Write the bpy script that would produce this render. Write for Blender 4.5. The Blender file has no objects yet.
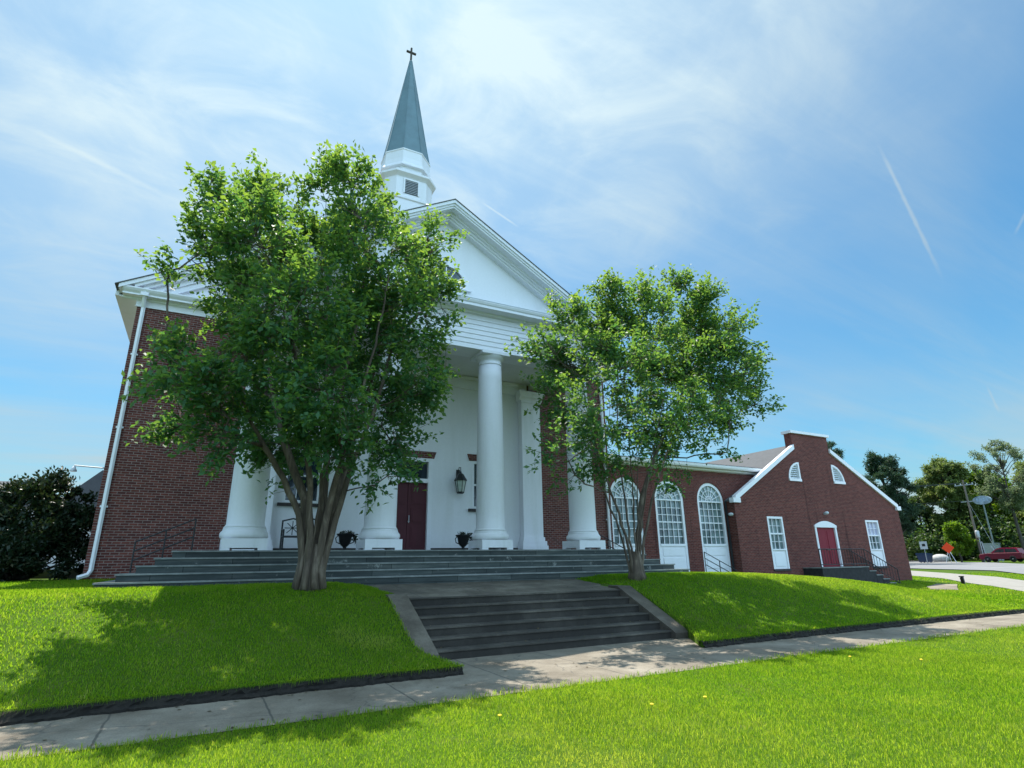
import bpy, bmesh, math, random
import numpy as np
from mathutils import Vector, Matrix
from mathutils.geometry import tessellate_polygon
R = math.radians
random.seed(7)
rng = np.random.default_rng(7)
sc = bpy.context.scene
COL = sc.collection

# ------------------------------------------------------------------ camera
EYE = Vector((0, 0, 1.6))
cr = Vector((0.88454249, -0.46623706, -0.01440825))
cu = Vector((-0.12868388, -0.27359531, 0.95319781))
cf = Vector((0.44835817, 0.84128985, 0.30200387))
cam = bpy.data.objects.new('camera', bpy.data.cameras.new('camera'))
COL.objects.link(cam)
cam.matrix_world = Matrix(((cr.x, cu.x, -cf.x, EYE.x), (cr.y, cu.y, -cf.y, EYE.y), (cr.z, cu.z, -cf.z, EYE.z), (0, 0, 0, 1)))
cam.data.sensor_width = 36
cam.data.lens = 565.34 / 1024 * 36
cam.data.clip_start = 0.05
cam.data.clip_end = 5000
sc.camera = cam

# ------------------------------------------------------------------ sun, sky, exposure
SUN_EL, SUN_AZ = 66.0, 4.0          # azimuth from +Y towards +X
SUND = Vector((math.sin(R(SUN_AZ)) * math.cos(R(SUN_EL)), math.cos(R(SUN_AZ)) * math.cos(R(SUN_EL)), math.sin(R(SUN_EL))))
sl = bpy.data.lights.new('sun', 'SUN')
sl.energy = 5.0
sl.angle = R(0.5)
sl.color = (1.0, 0.95, 0.86)
sun = bpy.data.objects.new('sun', sl)
COL.objects.link(sun)
sun.rotation_euler = SUND.to_track_quat('Z', 'Y').to_euler()
sun.location = (0, 0, 60)

sc.view_settings.view_transform = 'Standard'
sc.view_settings.look = 'None'
sc.view_settings.exposure = 0.72
sc.view_settings.gamma = 1.0
sc.view_settings.use_curve_mapping = False

W = bpy.data.worlds.new('World')
sc.world = W
W.use_nodes = True
nt = W.node_tree
nt.nodes.clear()


class NT:
    """small node-tree helper"""
    def __init__(s, t):
        s.t = t

    def n(s, ty, **kw):
        nd = s.t.nodes.new(ty)
        for k, v in kw.items():
            setattr(nd, k, v)
        return nd

    def l(s, a, b):
        s.t.links.new(a, b)

    def put(s, sock, v):
        if isinstance(v, (int, float, tuple, list)):
            sock.default_value = v
        else:
            s.l(v, sock)

    def math(s, op, a, b=None, c=None, clamp=False):
        nd = s.n('ShaderNodeMath', operation=op, use_clamp=clamp)
        for i, v in enumerate((a, b, c)):
            if v is not None:
                s.put(nd.inputs[i], v)
        return nd.outputs[0]

    def vmath(s, op, a, b=None):
        nd = s.n('ShaderNodeVectorMath', operation=op)
        s.put(nd.inputs[0], a)
        if b is not None:
            s.put(nd.inputs[1], b)
        return nd.outputs['Value'] if op in ('DOT_PRODUCT', 'LENGTH') else nd.outputs[0]

    def noise(s, vec, scale, detail=4, rough=0.55, dist=0.0):
        nd = s.n('ShaderNodeTexNoise')
        if vec is not None:
            s.l(vec, nd.inputs['Vector'])
        nd.inputs['Scale'].default_value = scale
        nd.inputs['Detail'].default_value = detail
        nd.inputs['Roughness'].default_value = rough
        nd.inputs['Distortion'].default_value = dist
        return nd.outputs['Fac']

    def ramp(s, fac, *stops):
        nd = s.n('ShaderNodeValToRGB')
        s.put(nd.inputs[0], fac)
        el = nd.color_ramp.elements
        while len(el) < len(stops):
            el.new(0.5)
        for e, (p, c) in zip(el, stops):
            e.position = p
            e.color = (*c, 1) if len(c) == 3 else c
        return nd.outputs[0]

    def smooth(s, v, a, b):
        nd = s.n('ShaderNodeMapRange', interpolation_type='SMOOTHSTEP')
        s.put(nd.inputs[0], v)
        nd.inputs[1].default_value = a
        nd.inputs[2].default_value = b
        nd.inputs[3].default_value = 0
        nd.inputs[4].default_value = 1
        return nd.outputs[0]

    def mix(s, fac, a, b, blend='MIX'):
        nd = s.n('ShaderNodeMix', data_type='RGBA', blend_type=blend)
        s.put(nd.inputs[0], fac)
        for i, v in ((6, a), (7, b)):
            if isinstance(v, (tuple, list)):
                nd.inputs[i].default_value = (*v[:3], 1)
            else:
                s.l(v, nd.inputs[i])
        return nd.outputs[2]

    def mapping(s, vec, scale=(1, 1, 1), rot=(0, 0, 0), loc=(0, 0, 0)):
        nd = s.n('ShaderNodeMapping')
        s.l(vec, nd.inputs[0])
        nd.inputs['Scale'].default_value = scale
        nd.inputs['Rotation'].default_value = rot
        nd.inputs['Location'].default_value = loc
        return nd.outputs[0]


def build_world():
    g = NT(nt)
    out = g.n('ShaderNodeOutputWorld')
    bg = g.n('ShaderNodeBackground')
    bg.inputs[1].default_value = 0.084
    sky = g.n('ShaderNodeTexSky', sky_type='NISHITA')
    sky.sun_disc = False
    sky.sun_elevation = R(SUN_EL)
    sky.sun_rotation = R(SUN_AZ)
    sky.air_density = 1.25
    sky.dust_density = 0.6
    sky.ozone_density = 4.0
    tc = g.n('ShaderNodeTexCoord')
    d = g.vmath('NORMALIZE', tc.outputs['Generated'])
    sep = g.n('ShaderNodeSeparateXYZ')
    g.l(d, sep.inputs[0])
    dz = g.math('MAXIMUM', sep.outputs[2], 0.0)
    den = g.math('ADD', dz, 0.12)
    px = g.math('DIVIDE', sep.outputs[0], den)
    py = g.math('DIVIDE', sep.outputs[1], den)
    cmb = g.n('ShaderNodeCombineXYZ')
    g.l(px, cmb.inputs[0])
    g.l(py, cmb.inputs[1])
    p = cmb.outputs[0]
    # thin cirrus: soft large veils plus stretched streaks
    veil = g.noise(g.mapping(p, (0.55, 0.8, 1), (0, 0, R(25)), (3.1, 0.4, 0)), 1.0, 3, 0.5, 0.4)
    streak = g.noise(g.mapping(p, (0.30, 2.4, 1), (0, 0, R(-38)), (0.7, 2.2, 0)), 1.6, 9, 0.62, 0.5)
    fluff = g.noise(g.mapping(p, (1, 1.3, 1), (0, 0, R(15)), (5.0, 1.0, 0)), 3.2, 7, 0.6, 0.5)
    # high cloud is densest around the sun's side of the sky
    near = g.vmath('DOT_PRODUCT', d, tuple(SUND))
    prox = g.smooth(near, 0.50, 0.98)
    c = g.math('ADD', g.math('MULTIPLY', g.smooth(veil, 0.36, 0.72), 0.22), g.math('MULTIPLY', g.smooth(streak, 0.40, 0.82), 0.20))
    c = g.math('ADD', c, g.math('MULTIPLY', g.math('MULTIPLY', g.smooth(fluff, 0.34, 0.80), prox), 0.52))
    c = g.math('ADD', c, g.math('MULTIPLY', prox, 0.42))
    low = g.math('SUBTRACT', 1.0, g.smooth(sep.outputs[2], 0.02, 0.30))
    band = g.noise(g.mapping(p, (0.10, 0.35, 1), (0, 0, R(62)), (1.0, 0.2, 0)), 2.2, 6, 0.6, 0.4)
    c = g.math('ADD', c, g.math('MULTIPLY', low, g.math('MULTIPLY', g.smooth(band, 0.36, 0.66), 0.70)), clamp=False)
    c = g.math('ADD', c, g.math('MULTIPLY', g.math('SUBTRACT', 1.0, g.smooth(sep.outputs[2], 0.0, 0.5)), 0.22))
    c = g.math('ADD', c, 0.05)
    # condensation trails high up: narrow bands along great circles
    def trail(a, b, width, power, soft=0.25):
        a, b = Vector(a).normalized(), Vector(b).normalized()
        nrm = a.cross(b).normalized()
        mid = (a + b).normalized()
        tang = nrm.cross(mid).normalized()
        half = math.asin(min(1, b.dot(tang)))
        dist = g.math('ABSOLUTE', g.vmath('DOT_PRODUCT', d, tuple(nrm)))
        wob = g.math('MULTIPLY', g.math('SUBTRACT', g.noise(d, 60, 3), 0.5), width * 0.8)
        core = g.math('SUBTRACT', 1.0, g.smooth(g.math('ADD', dist, wob), 0.0, width))
        t = g.math('ABSOLUTE', g.vmath('DOT_PRODUCT', d, tuple(tang)))
        ends = g.math('SUBTRACT', 1.0, g.smooth(t, half * (1 - soft), half * 1.05))
        front = g.math('GREATER_THAN', g.vmath('DOT_PRODUCT', d, tuple(mid)), 0.3)
        return g.math('MULTIPLY', g.math('MULTIPLY', g.math('MULTIPLY', core, ends), front), power)
    for args in TRAILS:
        c = g.math('ADD', c, trail(*args))
    # unseen cloud bank added behind the camera as fill for the shaded facade
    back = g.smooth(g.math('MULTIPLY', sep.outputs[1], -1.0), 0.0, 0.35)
    fill_noise = g.noise(g.mapping(p, (0.5, 0.5, 1), (0, 0, 0), (9.0, 2.0, 0)), 1.3, 6, 0.55, 0.3)
    fill_cloud = g.math('MULTIPLY', back, g.smooth(fill_noise, 0.28, 0.50))
    c = g.math('ADD', c, g.math('MULTIPLY', fill_cloud, 0.9))
    c = g.math('MINIMUM', g.math('MAXIMUM', c, 0.0), 0.92)
    # cloud brightens towards the sun; the added fill cloud is far brighter
    lum = g.math('ADD', g.math('ADD', 4.7, g.math('MULTIPLY', prox, 2.6)), g.math('MULTIPLY', fill_cloud, 9.0))
    cc = g.n('ShaderNodeCombineColor')
    g.l(g.math('MULTIPLY', lum, 0.83), cc.inputs[0])
    g.l(g.math('MULTIPLY', lum, 1.0), cc.inputs[1])
    g.l(g.math('MULTIPLY', lum, 1.05), cc.inputs[2])
    tintc = g.mix(fill_cloud, cc.outputs[0], g.mix(1.0, cc.outputs[0], (0.72, 0.94, 1.22), 'MULTIPLY'))
    sk = g.mix(1.0, sky.outputs[0], (0.34, 0.90, 1.08), 'MULTIPLY')
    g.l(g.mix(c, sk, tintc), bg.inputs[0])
    g.l(bg.outputs[0], out.inputs[0])


def raydir(x, y):
    """sky direction of the trails, from the angles at which they stood over the place"""
    v = ((x - 512) * cr - (y - 384) * cu) / 565.34 + cf
    return tuple(v.normalized())


TRAILS = [(raydir(876, 140), raydir(944, 282), 0.0036, 0.30, 0.6),
          (raydir(480, 201), raydir(520, 228), 0.0026, 0.28, 0.6),
          (raydir(10, 118), raydir(190, 208), 0.006, 0.13, 0.7),
          (raydir(1014, 236), raydir(1034, 196), 0.003, 0.25, 0.5),
          (raydir(986, 384), raydir(1000, 414), 0.0026, 0.2, 0.6)]
build_world()

# ------------------------------------------------------------------ materials
MATS = {}


def material(name):
    m = bpy.data.materials.new(name)
    m.use_nodes = True
    m.node_tree.nodes.clear()
    g = NT(m.node_tree)
    out = g.n('ShaderNodeOutputMaterial')
    b = g.n('ShaderNodeBsdfPrincipled')
    g.l(b.outputs[0], out.inputs[0])
    MATS[name] = m
    return m, g, b, out


def bump(g, b, h, strength=0.3, dist=0.02):
    bp = g.n('ShaderNodeBump')
    bp.inputs['Strength'].default_value = strength
    bp.inputs['Distance'].default_value = dist
    g.put(bp.inputs['Height'], h)
    g.l(bp.outputs[0], b.inputs['Normal'])


def objco(g):
    return g.n('ShaderNodeTexCoord').outputs['Object']


def simple(name, col, rough=0.5, var=0.12, scale=6, metal=0.0, spec=0.5, bmp=0.0):
    m, g, b, out = material(name)
    co = objco(g)
    f = g.noise(co, scale, 5, 0.6)
    dark = tuple(max(0, c * (1 - var)) for c in col)
    lite = tuple(min(1, c * (1 + var)) for c in col)
    g.l(g.ramp(f, (0.3, dark), (0.7, lite)), b.inputs['Base Color'])
    b.inputs['Roughness'].default_value = rough
    b.inputs['Metallic'].default_value = metal
    b.inputs['Specular IOR Level'].default_value = spec
    if bmp:
        bump(g, b, f, bmp)
    return m


def brick_mat(name, c1, c2, mortar, arch=False):
    m, g, b, out = material(name)
    uv = g.n('ShaderNodeTexCoord').outputs['UV']
    br = g.n('ShaderNodeTexBrick')
    br.offset = 0.5
    g.l(uv, br.inputs['Vector'])
    br.inputs['Scale'].default_value = 1.0
    br.inputs['Mortar Size'].default_value = 0.008
    br.inputs['Mortar Smooth'].default_value = 0.25
    br.inputs['Bias'].default_value = -0.1
    br.inputs['Brick Width'].default_value = 0.205
    br.inputs['Row Height'].default_value = 0.070
    br.inputs['Color1'].default_value = (*c1, 1)
    br.inputs['Color2'].default_value = (*c2, 1)
    br.inputs['Mortar'].default_value = (*mortar, 1)
    patch = g.noise(uv, 0.45, 5, 0.65)
    fine = g.noise(g.mapping(uv, (4.4, 12.8, 1)), 1.0, 2, 0.5)
    col = g.mix(0.55, br.outputs['Color'], g.ramp(fine, (0.32, (0.45, 0.42, 0.42)), (0.68, (1, 1, 1))), 'MULTIPLY')
    col = g.mix(0.6, col, g.ramp(patch, (0.3, (0.62, 0.60, 0.60)), (0.72, (1.0, 1.0, 1.0))), 'MULTIPLY')
    # damp streaks running down from the coping
    st = g.noise(g.mapping(uv, (1.6, 0.10, 1)), 1.3, 4, 0.6)
    col = g.mix(g.smooth(st, 0.60, 0.74), col, g.mix(1.0, col, (0.50, 0.50, 0.52), 'MULTIPLY'))
    g.l(col, b.inputs['Base Color'])
    b.inputs['Roughness'].default_value = 0.88
    b.inputs['Specular IOR Level'].default_value = 0.25
    bump(g, b, g.math('SUBTRACT', g.math('MULTIPLY', fine, 0.3), br.outputs['Fac']), 0.6, 0.008)
    return m


brick_mat('brick', (0.118, 0.033, 0.028), (0.215, 0.064, 0.048), (0.31, 0.245, 0.225))
brick_mat('brick_hall', (0.138, 0.035, 0.029), (0.215, 0.058, 0.044), (0.22, 0.145, 0.13))


def paint(name, col, grime=(0.52, 0.54, 0.50), amount=0.5, scale=0.8, rough=0.55):
    m, g, b, out = material(name)
    co = objco(g)
    st = g.noise(g.mapping(co, (2.2, 2.2, 0.25)), scale, 6, 0.65)
    fine = g.noise(co, 14, 3, 0.5)
    c = g.mix(g.math('MULTIPLY', g.smooth(st, 0.46, 0.82), amount), col, grime)
    c = g.mix(0.08, c, g.ramp(fine, (0.3, (0.6, 0.6, 0.6)), (0.7, (1, 1, 1))), 'MULTIPLY')
    g.l(c, b.inputs['Base Color'])
    b.inputs['Roughness'].default_value = rough
    bump(g, b, fine, 0.06, 0.01)
    return m


paint('white_paint', (0.80, 0.79, 0.83))
paint('white_wall', (0.78, 0.77, 0.80), (0.58, 0.57, 0.55), 0.40, 0.5)
paint('white_trim', (0.80, 0.79, 0.83), (0.6, 0.6, 0.58), 0.25, 1.2, 0.45)
paint('ceiling_paint', (0.70, 0.68, 0.70), (0.5, 0.49, 0.45), 0.4, 0.6)
paint('shutter_door', (0.070, 0.004, 0.012), (0.045, 0.006, 0.010), 0.4, 2.0, 0.65)
paint('red_door', (0.20, 0.005, 0.018), (0.14, 0.008, 0.014), 0.4, 2.0, 0.7)
simple('black_iron', (0.012, 0.012, 0.014), 0.45, 0.3, 20)
simple('black_stone', (0.022, 0.021, 0.022), 0.85, 0.4, 6)
simple('dark_sill', (0.045, 0.036, 0.036), 0.8, 0.3, 10)
simple('spire_metal', (0.125, 0.205, 0.240), 0.55, 0.14, 1.6)
simple('shingle_dark', (0.10, 0.10, 0.105), 0.9, 0.25, 9, bmp=0.3)
simple('flashing', (0.50, 0.56, 0.60), 0.5, 0.1, 3)
simple('galvanised', (0.42, 0.44, 0.46), 0.45, 0.15, 8, metal=0.3)
simple('lantern_glass', (0.42, 0.48, 0.45), 0.12, 0.15, 8)
simple('louver_dark', (0.13, 0.15, 0.17), 0.7, 0.2, 8)
simple('soil', (0.013, 0.010, 0.007), 0.95, 0.5, 14, bmp=0.6)
simple('gravel_drive', (0.245, 0.23, 0.205), 0.95, 0.14, 2.2, bmp=0.3)
simple('asphalt_far', (0.185, 0.185, 0.19), 0.9, 0.14, 0.4, bmp=0.2)
simple('wood_pole', (0.16, 0.135, 0.115), 0.9, 0.25, 5)
simple('dark_pole', (0.16, 0.20, 0.19), 0.6, 0.15, 4)
simple('sign_face_blue', (0.30, 0.38, 0.45), 0.6, 0.5, 1.6)
simple('orange_sign', (0.95, 0.075, 0.015), 0.5, 0.08, 5)
simple('sign_white', (0.60, 0.64, 0.68), 0.5, 0.12, 4)
simple('sign_blue', (0.32, 0.42, 0.55), 0.5, 0.2, 4)
simple('bin_blue', (0.012, 0.035, 0.095), 0.5, 0.2, 4)
simple('car_paint', (0.13, 0.003, 0.020), 0.3, 0.08, 3, spec=0.4)
simple('car_glass', (0.02, 0.024, 0.028), 0.08, 0.2, 4, spec=0.8)
simple('tyre', (0.015, 0.015, 0.016), 0.85, 0.2, 10)
simple('rim', (0.45, 0.46, 0.48), 0.3, 0.1, 10, metal=0.6)
simple('lamp_lens', (0.65, 0.62, 0.58), 0.2, 0.1, 6)
simple('roof_grey', (0.075, 0.080, 0.088), 0.9, 0.14, 4)
simple('house_wall', (0.52, 0.52, 0.50), 0.8, 0.1, 3)
simple('planter_leaf', (0.03, 0.06, 0.03), 0.6, 0.4, 20)
simple('dandelion_yellow', (0.85, 0.62, 0.02), 0.6, 0.1, 30)
simple('boulder', (0.40, 0.40, 0.40), 0.8, 0.2, 3)


def glass_mat(name, lo, hi, scale):
    m, g, b, out = material(name)
    co = objco(g)
    f = g.noise(g.mapping(co, (1, 1, 0.7)), scale, 3, 0.55, 0.4)
    g.l(g.ramp(f, (0.34, lo), (0.62, hi)), b.inputs['Base Color'])
    b.inputs['Roughness'].default_value = 0.05
    b.inputs['Specular IOR Level'].default_value = 0.6
    w = g.noise(co, 1.2, 2, 0.5)
    bump(g, b, w, 0.05, 0.05)
    return m


glass_mat('glass_hall', (0.022, 0.040, 0.045), (0.15, 0.21, 0.215), 1.7)
glass_mat('glass_fan', (0.16, 0.23, 0.24), (0.36, 0.45, 0.46), 1.4)
glass_mat('glass_dark', (0.010, 0.015, 0.022), (0.025, 0.040, 0.055), 2.5)
glass_mat('glass_pale', (0.35, 0.36, 0.52), (0.55, 0.54, 0.66), 3.0)


def slate_mat():
    m, g, b, out = material('slate_step')
    co = objco(g)
    f = g.noise(g.mapping(co, (0.6, 2, 6)), 1.4, 6, 0.65)
    bt = g.n('ShaderNodeTexBrick')
    bt.offset = 0.37
    g.l(g.mapping(g.n('ShaderNodeTexCoord').outputs['UV'], (1, 1, 1), (0, 0, 0), (0.3, -0.065, 0)), bt.inputs['Vector'])
    bt.inputs['Scale'].default_value = 1.0
    bt.inputs['Brick Width'].default_value = 1.55
    bt.inputs['Row Height'].default_value = 0.16
    bt.inputs['Mortar Size'].default_value = 0.007
    bt.inputs['Color1'].default_value = (0.62, 0.62, 0.62, 1)
    bt.inputs['Color2'].default_value = (1.25, 1.22, 1.18, 1)
    bt.inputs['Mortar'].default_value = (0.16, 0.16, 0.15, 1)
    c = g.ramp(f, (0.28, (0.022, 0.030, 0.030)), (0.5, (0.048, 0.060, 0.058)), (0.75, (0.11, 0.12, 0.11)))
    c = g.mix(1.0, c, bt.outputs['Color'], 'MULTIPLY')
    spl = g.noise(co, 2.6, 5, 0.7)
    c = g.mix(g.smooth(spl, 0.60, 0.72), c, (0.24, 0.25, 0.23))
    g.l(c, b.inputs['Base Color'])
    b.inputs['Roughness'].default_value = 0.8
    bump(g, b, f, 0.3, 0.02)
    m, g, b, out = material('slate_tread')
    co = objco(g)
    f = g.noise(co, 3.0, 6, 0.65)
    g.l(g.ramp(f, (0.3, (0.12, 0.13, 0.125)), (0.7, (0.27, 0.28, 0.265))), b.inputs['Base Color'])
    b.inputs['Roughness'].default_value = 0.8
    bump(g, b, f, 0.3, 0.02)


slate_mat()


def concrete_mat(name, lo, mid, hi, joints=False):
    m, g, b, out = material(name)
    co = objco(g)
    f = g.noise(co, 0.9, 8, 0.68)
    sp = g.noise(co, 60, 3, 0.6)
    st = g.noise(co, 3.5, 6, 0.7, 0.6)
    c = g.ramp(f, (0.30, lo), (0.5, mid), (0.72, hi))
    c = g.mix(0.45, c, g.ramp(sp, (0.34, (0.45, 0.45, 0.45)), (0.60, (1, 1, 1))), 'MULTIPLY')
    c = g.mix(g.math('MULTIPLY', g.smooth(st, 0.55, 0.75), 0.6), c, g.mix(1.0, c, (0.48, 0.47, 0.46), 'MULTIPLY'))
    if joints:
        sx = g.n('ShaderNodeSeparateXYZ')
        g.l(co, sx.inputs[0])
        wob = g.math('MULTIPLY', g.noise(co, 3, 3), 0.05)
        fr = g.math('FRACT', g.math('DIVIDE', g.math('ADD', g.math('ADD', sx.outputs[0], 40.35), wob), 1.62))
        ds = g.math('ABSOLUTE', g.math('SUBTRACT', fr, 0.5))
        j = g.math('SUBTRACT', 1.0, g.smooth(ds, 0.004, 0.011))
        c = g.mix(g.math('MULTIPLY', j, 0.75), c, (0.05, 0.047, 0.04))
        ck = g.n('ShaderNodeTexVoronoi', feature='DISTANCE_TO_EDGE')
        g.l(g.vmath('ADD', g.mapping(co, (0.45, 0.6, 1)), g.vmath('MULTIPLY', g.n('ShaderNodeTexNoise').outputs['Color'], (0.3, 0.3, 0))), ck.inputs['Vector'])
        ck.inputs['Scale'].default_value = 0.8
        k = g.math('SUBTRACT', 1.0, g.smooth(ck.outputs['Distance'], 0.0, 0.006))
        c = g.mix(g.math('MULTIPLY', k, 0.6), c, (0.06, 0.055, 0.05))
    g.l(c, b.inputs['Base Color'])
    b.inputs['Roughness'].default_value = 0.92
    bump(g, b, g.math('ADD', sp, g.math('MULTIPLY', f, 2.0)), 0.35, 0.01)


concrete_mat('concrete', (0.120, 0.096, 0.068), (0.215, 0.182, 0.138), (0.33, 0.29, 0.23), True)
concrete_mat('concrete_landing', (0.054, 0.043, 0.031), (0.122, 0.100, 0.075), (0.26, 0.225, 0.175), True)
concrete_mat('worn_edge', (0.024, 0.020, 0.016), (0.055, 0.047, 0.037), (0.145, 0.125, 0.10))
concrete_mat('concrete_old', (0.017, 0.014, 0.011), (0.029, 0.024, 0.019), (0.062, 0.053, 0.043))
concrete_mat('cheek_concrete', (0.040, 0.032, 0.024), (0.098, 0.080, 0.060), (0.21, 0.18, 0.14))


def lawn_mat():
    m, g, b, out = material('lawn')
    co = objco(g)
    f = g.noise(co, 1.1, 6, 0.65)
    f2 = g.noise(co, 18, 4, 0.6)
    c = g.ramp(f, (0.3, (0.045, 0.095, 0.008)), (0.55, (0.070, 0.130, 0.010)), (0.75, (0.125, 0.140, 0.035)))
    c = g.mix(0.6, c, g.ramp(f2, (0.3, (0.45, 0.45, 0.4)), (0.7, (1, 1, 1))), 'MULTIPLY')
    g.l(c, b.inputs['Base Color'])
    b.inputs['Roughness'].default_value = 0.9
    b.inputs['Specular IOR Level'].default_value = 0.1
    bump(g, b, f2, 0.8, 0.04)


lawn_mat()


def leaf_mat(name, cols, trans, tw=0.45, rough=0.5, spread=1.0, spec=0.35):
    """foliage: reflection plus light let through the leaf; tint differs from leaf to leaf (attribute) and in patches"""
    m, g, b, out = material(name)
    at = g.n('ShaderNodeAttribute', attribute_name='tint')
    c = g.ramp(at.outputs['Fac'], (0.0, cols[0]), (0.5, cols[1]), (1.0, cols[2]))
    patch = g.noise(objco(g), 0.7 * spread, 4, 0.6)
    c = g.mix(0.6, c, g.ramp(patch, (0.32, (0.62, 0.70, 0.60)), (0.68, (1.0, 1.0, 1.0))), 'MULTIPLY')
    g.l(c, b.inputs['Base Color'])
    b.inputs['Roughness'].default_value = rough
    b.inputs['Specular IOR Level'].default_value = spec
    t = g.n('ShaderNodeBsdfTranslucent')
    ct = g.ramp(at.outputs['Fac'], (0.0, trans[0]), (1.0, trans[1]))
    g.l(g.mix(0.6, ct, g.ramp(patch, (0.32, (0.62, 0.70, 0.60)), (0.68, (1.0, 1.0, 1.0))), 'MULTIPLY'), t.inputs[0])
    mx = g.n('ShaderNodeMixShader')
    mx.inputs[0].default_value = tw
    g.l(b.outputs[0], mx.inputs[1])
    g.l(t.outputs[0], mx.inputs[2])
    g.l(mx.outputs[0], out.inputs[0])
    return m


leaf_mat('grass_blade', ((0.050, 0.135, 0.008), (0.130, 0.235, 0.014), (0.38, 0.36, 0.12)), ((0.26, 0.56, 0.008), (0.72, 0.78, 0.06)), 0.57, 0.8, 0.9, 0.08)
leaf_mat('myrtle_leaf', ((0.028, 0.092, 0.052), (0.050, 0.140, 0.064), (0.14, 0.21, 0.05)), ((0.06, 0.28, 0.06), (0.46, 0.60, 0.05)), 0.47)
leaf_mat('shrub_leaf', ((0.010, 0.024, 0.014), (0.020, 0.042, 0.022), (0.075, 0.065, 0.035)), ((0.02, 0.05, 0.012), (0.06, 0.07, 0.02)), 0.25, 0.4)
leaf_mat('pine_needle', ((0.030, 0.066, 0.042), (0.048, 0.098, 0.058), (0.085, 0.135, 0.075)), ((0.03, 0.08, 0.03), (0.08, 0.12, 0.04)), 0.35)
leaf_mat('olive_leaf', ((0.09, 0.14, 0.04), (0.14, 0.20, 0.06), (0.23, 0.27, 0.09)), ((0.16, 0.24, 0.05), (0.30, 0.34, 0.09)), 0.5)
leaf_mat('bright_leaf', ((0.065, 0.135, 0.012), (0.105, 0.19, 0.015), (0.16, 0.23, 0.02)), ((0.15, 0.30, 0.010), (0.26, 0.38, 0.02)), 0.5)
leaf_mat('pale_leaf', ((0.085, 0.12, 0.06), (0.13, 0.17, 0.09), (0.19, 0.22, 0.13)), ((0.2, 0.28, 0.12), (0.32, 0.38, 0.2)), 0.5)
leaf_mat('wood_leaf', ((0.026, 0.062, 0.024), (0.045, 0.092, 0.030), (0.085, 0.13, 0.04)), ((0.05, 0.13, 0.02), (0.14, 0.2, 0.03)), 0.4)


def bark_mat(name, lo, mid, hi):
    m, g, b, out = material(name)
    co = objco(g)
    f = g.noise(g.mapping(co, (5, 5, 0.9)), 1.6, 6, 0.65, 0.5)
    c = g.ramp(f, (0.30, lo), (0.52, mid), (0.74, hi))
    g.l(c, b.inputs['Base Color'])
    b.inputs['Roughness'].default_value = 0.85
    bump(g, b, f, 0.6, 0.03)


bark_mat('myrtle_bark', (0.040, 0.027, 0.019), (0.095, 0.068, 0.048), (0.22, 0.175, 0.13))
bark_mat('dark_bark', (0.03, 0.025, 0.02), (0.06, 0.05, 0.04), (0.10, 0.085, 0.07))

# ------------------------------------------------------------------ mesh helpers
ORG = {}


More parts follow.
